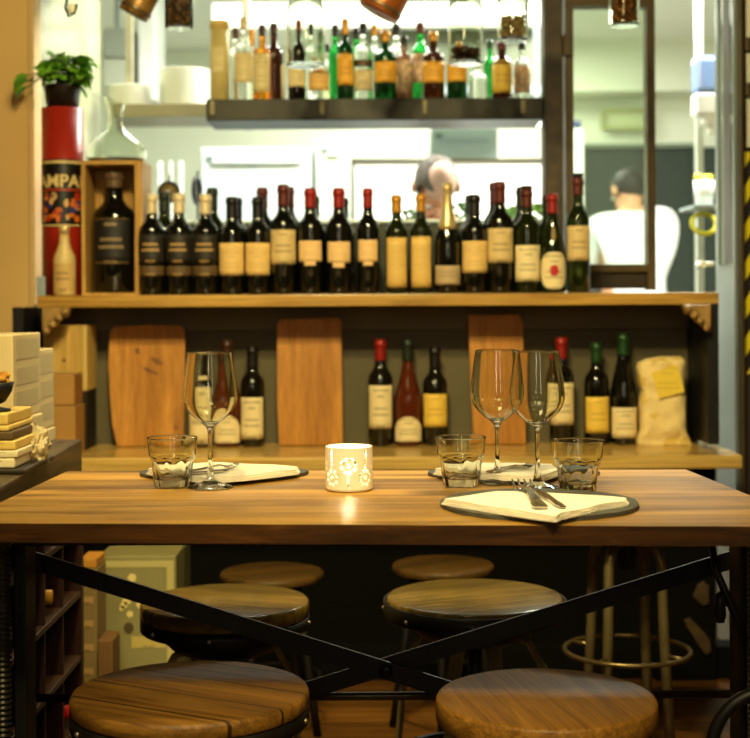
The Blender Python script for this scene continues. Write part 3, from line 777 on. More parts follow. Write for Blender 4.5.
# ================================================================== stools
m_seatA = wood('worn_plank_seat', (92, 56, 16), (168, 118, 44), 'X', 0.5, 0.0, 1.0, plank=0.085, seam=0.06, off=0.3, knots=0.3, plankvar=0.35, bump=0.3)
m_seatB = wood('oiled_round_seat', (112, 72, 24), (160, 112, 44), 'Y', 0.42, 0.0, 1.3, bump=0.3)
m_seatC = wood('glossy_plank_seat', (84, 66, 24), (146, 118, 50), 'X', 0.26, 0.15, 1.0, plank=0.11, seam=0.02, off=0.3, knots=0.55, plankvar=0.3)
m_leg = mat('worn_lit_metal', (120, 104, 62), 0.5, metal=0.3, var=0.35, vscale=22)  # pale tone stands for light caught on the middle stools' legs
def stool(label, loc, r, rz, seat_m, band=True, lip=0.0, legm=None, hub=True, spread=1.0, th=0.028, curved=True):
    zt = loc.z; t = thing('round_stool', label, 'stool', (loc.x, loc.y, 0), rz, 'round wooden stools around the table')
    b = BM(); lathe(b, [(0, zt-th), (r-0.003, zt-th), (r, zt-th+0.003), (r, zt-0.006), (r-0.0025, zt-0.0015), (r-0.007, zt), (0, zt)], 64, smooth=False)
    for f in b.faces:
        if abs(f.normal.z) < 0.9: f.smooth = True
    part('seat', b, seat_m, t)
    if band:
        b = BM(); z1 = zt-th-0.0005; ro = r + lip
        lathe(b, [(r-0.03, z1-0.024), (ro-0.002, z1-0.024), (ro, z1-0.022), (ro, z1 + (th*0.55 if lip else 0)), (ro-0.002, z1 + (th*0.55 if lip else 0)), (ro-0.0022, z1), (r-0.03, z1)], 64)
        rb = part('seat_ring', b, m_iron, t)
        for k in range(8):
            a = k*pi/4 + 0.28
            b = BM(); sphere(b, ((ro)*cos(a), (ro)*sin(a), z1-0.012), 0.0042, 8); part('bolt', b, mat('bolt_steel', (170, 160, 140), 0.3, metal=0.8), rb)
    if hub:
        b = BM(); z0 = zt-th-0.0255
        lathe(b, [(0, z0-0.05), (r*0.42, z0-0.05), (r*0.62, z0-0.036), (r*0.78, z0-0.010), (r*0.78, z0), (0, z0)], 40); part('hub', b, m_iron, t)
        b = BM(); lathe(b, [(0, 0.2), (0.014, 0.2), (0.014, z0-0.05), (0, z0-0.05)], 16); part('screw_post', b, m_iron, t)
    zl = zt - th - (0.05 if hub else 0.003)
    for k in range(4):
        a = pi/4 + k*pi/2
        b = BM()
        if curved: pr = [(0.30*r, zl), (0.62*r, zl-0.02), (0.80*r, zl-0.07), (0.88*r, zl*0.62), (0.95*r*spread, zl*0.3), (1.0*r*spread, 0.004)]
        else: pr = [(0.55*r, zl), (0.78*r, zl*0.5), (1.0*r*spread, 0.004)]
        tube(b, [(q*cos(a), q*sin(a), z) for q, z in pr], 0.010, 8, flat=None if not curved else (0.008, 0.024)) if not curved else tube(b, [(q*cos(a), q*sin(a), z) for q, z in pr], 0, 4, flat=(0.007, 0.026))
        part('leg', b, legm or m_iron, t)
    b = BM(); torus(b, 0.92*r*(0.5 + 0.5*spread), 0.006, 48, 8, z=zl*0.36); part('foot_ring', b, m_iron, t)
    return t
stool('round stool with dark-seamed plank seat, tucked under the table nearest the wine rack', Z(190.5, 690, 0.47), 0.180, radians(-28), m_seatA, lip=0.0, th=0.024)
stool('round stool with smooth striped wooden seat, tucked under the table nearest the hand wheel', Z(546, 696, 0.455), 0.168, radians(12), m_seatB, band=False, hub=False, th=0.036, curved=False, legm=m_leg)
stool('round stool with glossy planked seat behind the plank-seated stool, in front of the printed box', Z(225, 600, 0.47), 0.166, radians(-20), m_seatC, th=0.03, legm=m_leg)
stool('round stool with metal-lipped seat behind the smooth-seated stool', Z(474.5, 595.5, 0.47), 0.176, radians(24), m_seatC, lip=0.006, th=0.014, legm=m_leg)
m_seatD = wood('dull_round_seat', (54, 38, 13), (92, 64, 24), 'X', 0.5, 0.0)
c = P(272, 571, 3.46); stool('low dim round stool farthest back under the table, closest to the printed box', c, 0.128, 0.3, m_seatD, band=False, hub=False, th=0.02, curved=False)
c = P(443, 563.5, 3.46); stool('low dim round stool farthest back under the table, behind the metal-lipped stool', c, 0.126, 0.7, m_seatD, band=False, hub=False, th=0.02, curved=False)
# tall tubular stool with foot ring
c = P(627, 640, 3.2); c.z = 0
t = thing('tubular_stool', 'tubular metal stool with a round foot ring behind the smooth-seated stool', 'stool', (c.x, c.y, 0), radians(8))
zs_ = 0.535
b = BM(); lathe(b, [(0, zs_), (0.15, zs_), (0.155, zs_+0.008), (0.155, zs_+0.022), (0.148, zs_+0.03), (0, zs_+0.03)], 48); part('seat', b, m_seatB, t)
b = BM(); lathe(b, [(0, zs_-0.09), (0.02, zs_-0.09), (0.026, zs_-0.001), (0, zs_-0.001)], 20); part('post', b, m_iron, t)
m_tub = mat('dull_tube_metal', (112, 98, 64), 0.38, metal=0.6, var=0.15)
for k in range(4):
    a = pi/4 + k*pi/2
    b = BM(); tube(b, [(q*cos(a), q*sin(a), z) for q, z in ((0.022, zs_-0.03), (0.05, zs_-0.03), (0.075, zs_-0.045), (0.086, zs_-0.075), (0.092, 0.3), (0.11, 0.004))], 0.0115, 12); part('leg', b, m_tub, t)
b = BM(); torus(b, 0.142, 0.0055, 56, 10, z=P(630, 650, 3.2).z)
for k in range(4):
    a = pi/4 + k*pi/2; zz = P(630, 650, 3.2).z
    tube(b, [(0.095*cos(a), 0.095*sin(a), zz), (0.142*cos(a), 0.142*sin(a), zz)], 0.004, 8)
part('foot_ring', b, mat('foot_ring_brass', (120, 102, 64), 0.3, metal=0.8), t)
# ================================================================== bottles
g_dark = mat('dark_bottle_glass', (10, 11, 7), 0.06, coat=0.5, spec=0.6)
g_olive = mat('olive_bottle_glass', (44, 52, 18), 0.05, trans=0.75, ior=1.48)
g_rose = mat('amber_rose_glass', (96, 40, 18), 0.06, trans=0.35, ior=1.45)
g_green = mat('green_spirit_glass', (40, 170, 70), 0.04, trans=0.9, ior=1.4)
g_dkgreen = mat('deep_green_spirit_glass', (14, 60, 22), 0.05, trans=0.6, ior=1.45)
g_clear = mat('clear_spirit_glass', (240, 244, 236), 0.03, trans=0.95, ior=1.25)
g_amber = mat('amber_spirit_glass', (226, 150, 40), 0.04, trans=0.85, ior=1.3)
g_brown = mat('brown_spirit_glass', (70, 34, 14), 0.05, trans=0.5, ior=1.45)
def capm(name, col, rough=0.4, metal=0.2): return mat('capsule_' + name, col, rough, metal)
k_red, k_black, k_gold = capm('red', (138, 26, 20)), capm('black', (22, 18, 15)), capm('gold', (190, 134, 40), 0.35, 0.4)
k_maroon, k_pale, k_green, k_foil = capm('maroon', (84, 30, 20)), capm('pale', (214, 196, 160)), capm('green', (26, 62, 28)), capm('foil', (206, 180, 128), 0.3, 0.5)
k_dkgreen, k_brown = capm('dark_green', (28, 36, 22)), capm('brown', (60, 34, 20))
l_cream = printed('label_cream', (222, 184, 112), (150, 110, 60), lines=9, amount=0.35)
l_grey = printed('label_grey_cream', (206, 178, 122), (120, 96, 66), lines=6, amount=0.6)
l_rose = printed('label_pink_cream', (228, 188, 128), (190, 130, 84), lines=7, amount=0.35)
l_gold = printed('label_gold_cream', (214, 176, 96), (160, 116, 50), lines=14, amount=0.3)
l_white = printed('label_white', (226, 206, 156), (120, 110, 84), lines=7, amount=0.6)
l_yellow = printed('label_yellow', (226, 188, 74), (170, 124, 40), lines=6, amount=0.45)
l_dark = printed('label_dark', (30, 24, 17), (196, 154, 92), lines=5, amount=0.8)
l_band = printed('label_band', (86, 64, 34), (200, 160, 90), lines=2, amount=0.5)
l_silver = printed('label_silver', (178, 154, 116), (110, 90, 66), lines=5, amount=0.5)
l_orange = printed('label_orange', (236, 176, 58), (170, 90, 20), lines=6, amount=0.5)
l_plain = mat('label_emblem_red', (176, 28, 30), 0.5)

PROF = {
 'bordeaux': [(0.60, 1.0), (0.635, 0.985), (0.67, 0.90), (0.70, 0.72), (0.725, 0.56), (0.755, 0.455), (0.80, 0.42)],
 'burgundy': [(0.40, 1.0), (0.45, 0.97), (0.52, 0.86), (0.60, 0.68), (0.68, 0.52), (0.75, 0.42), (0.82, 0.385)],
 'champagne': [(0.43, 1.0), (0.48, 0.97), (0.55, 0.86), (0.63, 0.66), (0.71, 0.49), (0.80, 0.38), (0.84, 0.36)],
 'flute': [(0.42, 1.0), (0.50, 0.95), (0.60, 0.80), (0.70, 0.60), (0.78, 0.46), (0.84, 0.42)],
 'spirit': [(0.60, 1.0), (0.64, 0.985), (0.67, 0.90), (0.695, 0.68), (0.715, 0.48), (0.74, 0.38), (0.80, 0.36)],
 'round': [(0.48, 0.94), (0.56, 1.0), (0.63, 0.95), (0.69, 0.76), (0.73, 0.5), (0.77, 0.38), (0.82, 0.36)],
}
ME = {}
def cached(key, fn):
    if key not in ME: ME[key] = fn()
    return ME[key]
def radius(shape, H, R, z):
    pts = [(0, 1.0)] + PROF[shape]; t = z/H
    for (a, ra), (c, rc) in zip(pts, pts[1:]):
        if a <= t <= c: return R*(ra + (rc - ra)*(t - a)/(c - a))
    return R*pts[-1][1]
def bottle(label, x, y, z, H=0.295, R=0.0365, shape='bordeaux', glass=None, cap=None, capz=0.80, labels=(), group='wine bottles on the upper shelf', cat='wine bottle', rz=0.0, lip=None, name='wine_bottle', extra=None):
    t = thing(name, label, cat, (x, y, z + 0.0004), rz, group)
    glass = glass or g_dark
    def mk():
        b = BM(); pr = [(0, 0.004), (R*0.80, 0.0015), (R*0.93, 0.0), (R, 0.004*1.5)]
        last = PROF[shape][-1]
        pr += [(R*k, H*q) for q, k in PROF[shape]]
        rn = R*last[1]
        pr += [(rn*0.99, H*0.93), (rn*1.12, H*0.935), (rn*1.12, H*0.965), (rn, H*0.97), (rn*0.9, H*0.985), (0, H*0.985)]
        lathe(b, pr, 32); return mesh('bottle_glass', b, glass)
    link('bottle_glass', cached(('g', H, R, shape, glass.name), mk), t)
    if cap:
        def mk():
            b = BM(); n = 8; z0 = H*capz
            pr = [(radius(shape, H, R, z0) + 0.0002, z0)]
            for i in range(n + 1):
                q = z0 + (H*0.925 - z0)*i/n; pr.append((radius(shape, H, R, q) + 0.0010, q))
            rn = R*PROF[shape][-1][1]
            pr += [(rn*1.12 + 0.0011, H*0.932), (rn*1.12 + 0.0011, H*0.968), (rn + 0.001, H*0.974), (rn + 0.001, H*0.994), (rn*0.85, H), (0, H)]
            lathe(b, pr, 24); return mesh('capsule', b, cap)
        link('capsule', cached(('c', H, R, shape, cap.name, capz), mk), t)
    if lip:
        b = BM(); rn = R*PROF[shape][-1][1]; lathe(b, [(0, H*1.0005), (rn+0.0016, H*1.0005), (rn+0.0016, H*1.03), (rn*0.6, H*1.034), (0, H*1.034)], 20); part('pourer', b, lip, t)
    for i, (z0, z1, half, m) in enumerate(labels):
        def mk():
            b = BM(); pr = []
            n = 6
            for k in range(n + 1):
                q = H*z0 + H*(z1 - z0)*k/n; pr.append((radius(shape, H, R, q) + 0.0007, q))
            lathe(b, [(pr[0][0] - 0.0004, pr[0][1])] + pr + [(pr[-1][0] - 0.0004, pr[-1][1])], 20, None, -pi/2 - half, -pi/2 + half)
            return mesh('label', b, m)
        link('label', cached(('l', H, R, shape, z0, z1, half, m.name), mk), t)
    if extra: extra(t, H, R)
    return t

def up(px, py_top, Y=3.935):
    """bottle standing on the bar shelf: its axis through PX, its height from the sight line at its top"""
    c = P(px, 240, Y); H = P(px, py_top, Y).z - ZS
    return c.x, H
GU, GB = 'wine bottles in the front row of the bar shelf', 'wine bottles half hidden in the back row of the bar shelf'
LB = lambda H, a, c: None
def fr(px, Y, y0, y1, H):
    # label heights as fractions of H from their sight lines
    return (P(px, y1, Y).z - ZS)/H, (P(px, y0, Y).z - ZS)/H
# front row
rows = [
 (152, 194, 'bordeaux', k_pale, 0.80, [(235, 263, 1.25, l_dark), (266.5, 276, 1.25, l_band)], 'dark wine bottle with pale capsule and dark label, beside the boxed magnum', g_dark),
 (179, 193.5, 'bordeaux', k_pale, 0.80, [(235, 263, 1.25, l_dark), (266.5, 276, 1.25, l_band)], 'dark wine bottle with pale capsule and dark label, second along from the boxed magnum', g_dark),
 (205.5, 194.5, 'bordeaux', k_pale, 0.80, [(235, 263, 1.25, l_dark), (266.5, 276, 1.25, l_band)], 'dark wine bottle with pale capsule and dark label, third along from the boxed magnum', g_dark),
 (232, 197, 'bordeaux', k_black, 0.78, [(243.5, 275.5, 1.15, l_cream)], 'black-capped wine bottle with plain cream label, next to the pale-capped trio', g_dark),
 (258, 197, 'bordeaux', k_black, 0.78, [(243.5, 275.5, 1.15, l_cream)], 'black-capped wine bottle with plain cream label, one bottle further from the pale-capped trio', g_dark),
 (283.5, 184.5, 'bordeaux', k_maroon, 0.80, [(230.5, 264.5, 1.2, l_grey)], 'tall maroon-capped wine bottle with greyish crest label, beside the red-capped trio', g_dark),
 (310.5, 188, 'bordeaux', k_red, 0.81, [(241.5, 262, 1.0, l_rose), (262.0, 266, 0.45, l_rose)], 'red-capped wine bottle with small notched label, next to the tall maroon-capped bottle', g_dark),
 (339, 188, 'bordeaux', k_red, 0.81, [(242.5, 263, 1.0, l_rose), (263.0, 268, 0.45, l_rose)], 'red-capped wine bottle with small notched label, middle of the red-capped trio', g_dark),
 (368, 188, 'bordeaux', k_red, 0.81, [(240.5, 262, 1.0, l_rose), (262.0, 266, 0.45, l_rose)], 'red-capped wine bottle with small notched label, next to the slim gold-capped pair', g_dark),
 (396.5, 195, 'bordeaux', k_gold, 0.82, [(238, 287.5, 1.05, l_gold)], 'slim olive wine bottle with gold cap and tall label, next to the red-capped trio', g_olive),
 (421, 194, 'bordeaux', k_gold, 0.82, [(237, 287.5, 1.05, l_gold)], 'slim olive wine bottle with gold cap and tall label, next to the champagne bottle', g_olive),
 (447.5, 183, 'champagne', k_foil, 0.58, [(266, 285, 1.2, l_silver)], 'champagne bottle with long cream foil neck and low silver label', g_dark),
 (474.5, 194.5, 'bordeaux', k_black, 0.78, [(241.5, 273, 1.2, l_cream)], 'black-capped wine bottle with cream label, beside the champagne bottle', g_dark),
 (500, 181.5, 'bordeaux', k_maroon, 0.80, [(229, 263, 1.2, l_grey)], 'tall maroon-capped wine bottle with greyish crest label, beyond the champagne bottle', g_dark),
 (527, 189, 'bordeaux', k_maroon, 0.82, [(246, 281.5, 1.15, l_white)], 'olive wine bottle with black stopper and low cream label, in front of the post', g_olive),
 (552.5, 194, 'burgundy', k_red, 0.80, [], 'dark sloping wine bottle with red cap and round white label with a red seal', g_olive),
 (578, 177, 'bordeaux', k_maroon, 0.84, [(226.5, 261, 1.25, l_grey)], 'tallest wine bottle with dark stopper, last on the shelf by the window glass', g_olive),
]
for (px, pt, shp, cap, cz, labs, lab, gm) in rows:
    Y = 3.935; x, H = up(px, pt, Y)
    R = 0.0365
    if 'slim' in lab: R = 0.031
    if 'tallest' in lab: R = 0.033
    L_ = [(*fr(px, Y, a, c, H), h, m) for (a, c, h, m) in labs]
    ex = None; lipm = None
    if 'stopper' in lab: lipm = k_black
    if 'round white label' in lab:
        def ex(t, H, R):
            # round paper label and its seal, wrapped on the bottle
            def blob(hz, hw, zc_, m, nm, off, par=t):
                b = BM(); c = b.verts.new((0, 0, 0)); n = 36; ring = []
                pts = []
                for rr in (0, 0.35, 0.7, 1.0):
                    for i in range(n):
                        a = 2*pi*i/n
                        u, v = hw*rr*(abs(cos(a))**0.75)*(1 if cos(a) > 0 else -1), hz*rr*(abs(sin(a))**0.85)*(1 if sin(a) > 0 else -1)
                        q = zc_ + v; r_ = radius('burgundy', H, R, q) + off
                        pts.append(b.verts.new((r_*sin(u), -r_*cos(u), q)))
                b.verts.remove(c)
                for k in range(3):
                    for i in range(n):
                        j = (i+1) % n; A_ = pts[k*n+i], pts[k*n+j], pts[(k+1)*n+j], pts[(k+1)*n+i]
                        try: b.faces.new(A_)
                        except ValueError: pass
                bmesh.ops.remove_doubles(b, verts=b.verts, dist=1e-6)
                return part(nm, b, m, par)
            lb = blob(H*0.185, 1.15, H*0.225, l_white, 'label', 0.0008)
            blob(H*0.055, 0.33, H*0.225, l_plain, 'seal', 0.0013, lb)
            blob(H*0.075, 0.22, H*0.60, mat('neck_label', (120, 96, 44), 0.5), 'neck_label', 0.0008)
    o = bottle(lab, x, Y, ZS, H, R, shp, gm, cap, cz, L_, GU, extra=ex, lip=lipm)
# back row, only necks and shoulders show
back = [(164.5, 192, k_dkgreen, 'dark-green-capped bottle peeping out behind the pale-capped bottles nearest the box'),
        (212.5, 188, k_dkgreen, 'dark-green-capped bottle peeping out behind the third pale-capped bottle'),
        (237, 198, k_black, 'black-capped bottle half hidden behind the plain cream label bottle next to the pale-capped trio'),
        (262.5, 187.5, k_maroon, 'maroon-capped bottle rising behind the second plain cream label bottle'),
        (289, 187, k_maroon, 'maroon-capped bottle half hidden behind the tall crest-labelled bottle beside the red-capped trio'),
        (314, 196, k_black, 'black-capped bottle half hidden behind the first red-capped bottle'),
        (343, 198, k_black, 'black-capped bottle half hidden behind the middle red-capped bottle'),
        (471, 195, k_black, 'black-capped bottle half hidden behind the cream label bottle beside the champagne'),
        (495, 182.5, k_maroon, 'maroon-capped bottle half hidden behind the crest-labelled bottle beyond the champagne'),
        (521.5, 187, k_dkgreen, 'green-stoppered bottle rising behind the low cream label bottle before the post'),
        (547.5, 195, k_dkgreen, 'dark-stoppered bottle half hidden behind the bottle with the red seal')]
for px, pt, cap, lab in back:
    Y = 4.035; x, H = up(px, pt, Y)
    bottle(lab, x, Y, ZS, H, 0.035, 'bordeaux', g_dark if cap is not k_dkgreen else g_olive, cap, 0.80, (), GB)

# lower row on the counter
def low(px, pt, pb=None, Y=4.0):
    c = P(px, 400, Y); return c.x, P(px, pt, Y).z - ZC
def frl(px, Y, y0, y1, H): return (P(px, y1, Y).z - ZC)/H, (P(px, y0, Y).z - ZC)/H
GL = 'wine bottles standing on the lower counter'
def arch_label(z0, z1, m):
    def ex(t, H, R):
        b = BM(); n = 20; A_, B_ = [], []
        for i in range(n + 1):
            u = -1.2 + 2.4*i/n; k = abs(u/1.2)
            zt_ = H*(z1 - (z1 - z0)*0.45*k**2.2); r0 = R + 0.0007
            A_.append(b.verts.new((r0*sin(u), -r0*cos(u), H*z0))); B_.append(b.verts.new((r0*sin(u), -r0*cos(u), zt_)))
        for i in range(n): b.faces.new((A_[i], A_[i+1], B_[i+1], B_[i]))
        part('label', b, m, t)
    return ex
lows = [
 (201, 352, 'bordeaux', g_dark, k_black, 0.80, [(376, 443, 1.1, l_white)], 'dark wine bottle with white label seen through the lone wine glass', None, 0.034),
 (227.5, 340, 'burgundy', g_rose, k_brown, 0.80, [], 'rose wine bottle with arched label behind the lone wine glass', arch_label(0.04, 0.30, l_white), 0.0385),
 (252.5, 346, 'bordeaux', g_dark, k_black, 0.78, [(397, 438, 1.1, l_white), (358.5, 363, 1.5, l_yellow)], 'black-capped wine bottle with white label and gold neck band beside the square cutting board', None, 0.0345),
 (380.5, 339.5, 'bordeaux', g_dark, k_red, 0.80, [(385, 427.5, 1.1, l_white)], 'red-capped wine bottle with large white label behind the candle holder', None, 0.0355),
 (408, 339, 'burgundy', g_rose, k_dkgreen, 0.79, [], 'amber rose wine bottle with arched label between the red-capped and yellow-labelled bottles', arch_label(0.045, 0.275, l_white), 0.0395),
 (435, 347, 'bordeaux', g_dark, k_black, 0.78, [(393.5, 426, 1.15, l_yellow)], 'black-capped wine bottle with yellow label beside the narrow cutting board', None, 0.0355),
 (561.5, 337.5, 'bordeaux', g_dark, k_red, 0.80, [(382.5, 424, 1.1, l_white)], 'red-capped wine bottle with white label behind the overlapping wine glass', None, 0.0355),
 (596.5, 342.5, 'bordeaux', g_dark, k_green, 0.80, [(396.5, 432, 1.15, l_yellow)], 'green-capped wine bottle with yellow label behind the tumbler at the table end', None, 0.0355),
 (623.5, 333, 'flute', g_dark, k_green, 0.80, [(407, 437, 1.2, l_white)], 'tall sloping green-capped wine bottle with low white label beside the cloth bag', None, 0.0375),
]
for (px, pt, shp, gm, cap, cz, labs, lab, ex, R) in lows:
    Y = 4.0; x, H = low(px, pt)
    bottle(lab, x, Y, ZC, H, R, shp, gm, cap, cz, [(*frl(px, Y, a, c, H), h, m) for (a, c, h, m) in labs], GL, extra=ex)

# ------------------------------------------------------------------ spirits on the top shelf
GS = 'spirit bottles on the top shelf'
def sp(px, pt, w, shape, glass, cap, labs, lab, Y=4.28, capz=0.86, lip=None):
    c = P(px, 90, Y); H = P(px, pt, Y).z - ZT; R = w/2*Y/F
    bottle(lab, c.x, Y, ZT, H, R, shape, glass, cap, capz, [(max(0.03, (P(px, b_, Y).z - ZT)/H), (P(px, a_, Y).z - ZT)/H, h, m) for (a_, b_, h, m) in labs], GS, 'spirit bottle', name='spirit_bottle', lip=lip)
l_ivory = printed('label_ivory', (232, 214, 160), (170, 140, 90), lines=8, amount=0.4)
l_cornf = printed('label_peach', (236, 190, 110), (200, 130, 60), lines=6, amount=0.5)
l_flor = mat('floral_label', (190, 160, 130), 0.6, var=0.8, vscale=60)
c = P(220, 90, 4.28); t = thing('whisky_tube', 'pale cylindrical whisky tube at the end of the top shelf', 'whisky tube', (c.x, 4.28, ZT + 0.0004), 0, GS)
Ht = P(220, 21.5, 4.28).z - ZT; Rt = 9.5*4.28/F
b = BM(); lathe(b, [(0, 0), (Rt, 0), (Rt, Ht-0.025), (0, Ht-0.025)], 32); part('tube', b, mat('ivory_card', (214, 194, 126), 0.6, var=0.1, vscale=14), t)
b = BM(); lathe(b, [(0, Ht-0.0245), (Rt+0.001, Ht-0.0245), (Rt+0.001, Ht-0.001), (Rt-0.002, Ht), (0, Ht)], 32); part('lid', b, mat('ivory_lid', (220, 190, 110), 0.5), t)
b = BM(); lathe(b, [(Rt+0.0008, Ht*0.36), (Rt+0.0008, Ht*0.66)], 12, None, -pi/2-0.75, -pi/2+0.55); part('label', b, l_ivory, t)
sp(244, 17.5, 19, 'spirit', g_clear, k_pale, [(54, 84, 1.2, l_ivory)], 'clear bottle with ivory label and pale stopper beside the pale tube')
sp(262.5, 25, 17, 'spirit', g_amber, k_brown, [(55, 93, 1.1, l_ivory)], 'amber bottle with tall ivory label and dark stopper beside the clear ivory-labelled bottle')
sp(274, 23, 19, 'spirit', g_brown, k_brown, [], 'unlabelled bottle of brown spirit near the large hanging jar', Y=4.335)
sp(252, 29, 14, 'spirit', g_amber, k_gold, [], 'small-necked amber bottle peeping between the ivory-labelled bottles', Y=4.345)
sp(236, 28, 15, 'bordeaux', g_clear, k_brown, [], 'clear bottle half hidden behind the pale tube', Y=4.345)
sp(297, 20, 18, 'spirit', g_dark, k_red, [(67, 88, 1.2, l_ivory)], 'dark bottle with red cap seen through the large hanging jar')
sp(313, 24, 16, 'spirit', g_clear, k_black, [], 'clear bottle with black cap seen through the large hanging jar', Y=4.34)
sp(319, 57, 23, 'round', g_clear, k_pale, [(68, 92, 1.1, l_cornf)], 'squat bottle with peach label just below the large hanging jar')
sp(327.5, 44, 10, 'spirit', g_clear, k_black, [], 'thin clear bottle with black cap beside the large hanging jar', Y=4.35)
sp(335.5, 25, 14, 'bordeaux', g_green, k_black, [], 'bright green bottle behind the tall gold-capped bottle', Y=4.34)
sp(345.5, 18.5, 16.5, 'spirit', g_dkgreen, k_gold, [(55, 86, 1.25, l_orange)], 'tall gold-capped bottle with long orange label, first of the orange labels from the hanging jar', capz=0.80)
sp(356.5, 28, 13, 'bordeaux', g_green, k_black, [], 'green bottle half hidden between the orange and white labels', Y=4.345)
sp(363.5, 23, 18.5, 'spirit', g_clear, k_black, [(71, 92, 1.25, l_white), (61, 68, 1.3, l_dark)], 'clear black-capped bottle with white label and black band')
sp(375, 25, 15, 'spirit', g_clear, k_gold, [], 'clear gold-capped bottle behind the white-labelled bottle', Y=4.345)
sp(385.5, 31, 23, 'spirit', g_dkgreen, k_gold, [(63, 84, 1.25, l_orange)], 'dark green gold-capped bottle with orange label under the copper mug', capz=0.84)
sp(396.5, 24, 19, 'spirit', g_clear, k_black, [], 'clear black-capped bottle holding a little red-brown liquor', Y=4.345)
sp(404.5, 36, 17, 'spirit', mat('floral_glass', (150, 110, 90), 0.1, var=0.6, vscale=45), k_dkgreen, [(62, 94, 1.3, l_flor)], 'bottle with mottled floral decoration between two orange labels', Y=4.25)
sp(420.5, 22.5, 19, 'round', g_green, k_maroon, [(55, 84, 1.1, l_flor)], 'broad-shouldered green bottle with thin red stopper', Y=4.345)
sp(433.5, 32, 22, 'spirit', g_brown, k_gold, [(63, 84, 1.25, l_orange)], 'dark brown bottle with orange label and gold beaded cap')
sp(457, 42, 20.5, 'spirit', g_dkgreen, k_gold, [(63, 83, 1.25, l_orange)], 'green bottle with orange label just below the jar of beans')
sp(478, 62, 19, 'round', g_clear, k_pale, [], 'small clear bottle beyond the jar of beans')
sp(490, 40, 13, 'bordeaux', g_green, k_green, [], 'slim green bottle behind the yellow-labelled brown bottle', Y=4.34)
sp(502, 41.5, 20.5, 'bordeaux', g_brown, k_maroon, [(62, 94, 1.25, l_yellow)], 'dark brown bottle with large yellow label near the post')
sp(522, 42, 17.5, 'spirit', g_clear, k_dkgreen, [(66, 94, 1.2, l_flor)], 'clear patterned bottle last on the top shelf beside the post')
b = BM(); lathe(b, [(0, 0), (0.006, 0), (0.0065, 0.1), (0.004, 0.108), (0, 0.108)], 14); c = P(283.5, 97, 4.24)
solo('bar_spoon', b, mat('white_stick', (236, 226, 200), 0.4), 'thin white stick standing at the shelf edge before the brown spirit', 'stick', (c.x, 4.235, ZT + 0.0004))

# ================================================================== left end of the bar shelf
Yc = 4.03
c = P(63, 200, Yc); R = 21*Yc/F*0.985; H = P(63, 109, Yc).z - ZS
can = thing('red_canister', 'tall red cylindrical drinks canister with black and orange picture band', 'canister', (c.x, Yc, ZS + 0.0004))
m_red = mat('canister_red', (160, 36, 20), 0.42, coat=0.3, var=0.05)
b = BM(); lathe(b, [(0, 0), (R, 0), (R, H), (R-0.0025, H), (R-0.0025, 0.004), (0, 0.004)], 48); part('cylinder', b, m_red, can)
def bandpatch(a0, a1, z0, z1, m, nm, off=0.0006, par=None, n=16):
    b = BM(); lathe(b, [(R+off, z0), (R+off, z1)], n, None, -pi/2+a0, -pi/2+a1); return part(nm, b, m, par or can)
zz = lambda py: P(63, py, Yc - R).z - ZS
bk = mat('band_black', (20, 14, 12), 0.4)
pb = bandpatch(-1.75, 1.75, zz(227), zz(159), bk, 'picture_band')
cream = mat('letter_cream', (224, 196, 130), 0.5)
bandpatch(-1.6, 1.6, zz(163.2), zz(160.6), cream, 'gold_line', 0.0012, pb)
bandpatch(-1.6, 1.6, zz(190.6), zz(189.0), mat('band_red_line', (186, 60, 30), 0.5), 'red_line', 0.0012, pb)
bandpatch(-1.6, 1.6, zz(226), zz(224.6), cream, 'gold_line', 0.0012, pb)
def wrap_text(txt, size_h, zc_, R_, m, par, squeeze=1.0):
    cu = bpy.data.curves.new('lettering', 'FONT'); cu.body = txt; cu.size = size_h/0.7; cu.align_x = 'CENTER'; cu.resolution_u = 3; cu.extrude = 0.0
    cu.offset = 0.0012
    o = bpy.data.objects.new('lettering', cu); COL.objects.link(o)
    dg = bpy.context.evaluated_depsgraph_get(); me = bpy.data.meshes.new_from_object(o.evaluated_get(dg))
    bpy.data.objects.remove(o)
    bm = BM(); bm.from_mesh(me); bpy.data.meshes.remove(me)
    bmesh.ops.subdivide_edges(bm, edges=[e for e in bm.edges if e.calc_length() > 0.006], cuts=2)
    for v in bm.verts:
        a = v.co.x*squeeze/R_; v.co = Vector((R_*sin(a), -R_*cos(a), zc_ + v.co.y))
    for f in bm.faces: f.smooth = False
    me = bpy.data.meshes.new('lettering'); bm.to_mesh(me); bm.free(); me.materials.append(m)
    return link('lettering', me, par)
wrap_text('CAMPARI', (zz(174.2) - zz(186.5)), zz(186.8), R + 0.0014, cream, pb, 1.02)
rnd = random.Random(4)
art = [mat('art_orange', (206, 104, 30), 0.5), mat('art_red', (170, 44, 24), 0.5), mat('art_cream', (216, 170, 100), 0.5), mat('art_blue', (40, 46, 110), 0.5)]
for k in range(40):
    a = rnd.uniform(-1.2, 1.2); q = rnd.uniform(zz(221), zz(195)); w_ = rnd.uniform(0.07, 0.22); h_ = rnd.uniform(0.004, 0.013)
    b = BM(); n = 12; cv = []
    for i in range(n):
        th = 2*pi*i/n; u = a + w_*cos(th); r_ = R + 0.0008 + 0.00005*k
        cv.append(b.verts.new((r_*sin(u), -r_*cos(u), q + h_*sin(th))))
    b.faces.new(cv); part('patch', b, art[(0, 1, 0, 2, 0, 3)[k % 6]], pb)
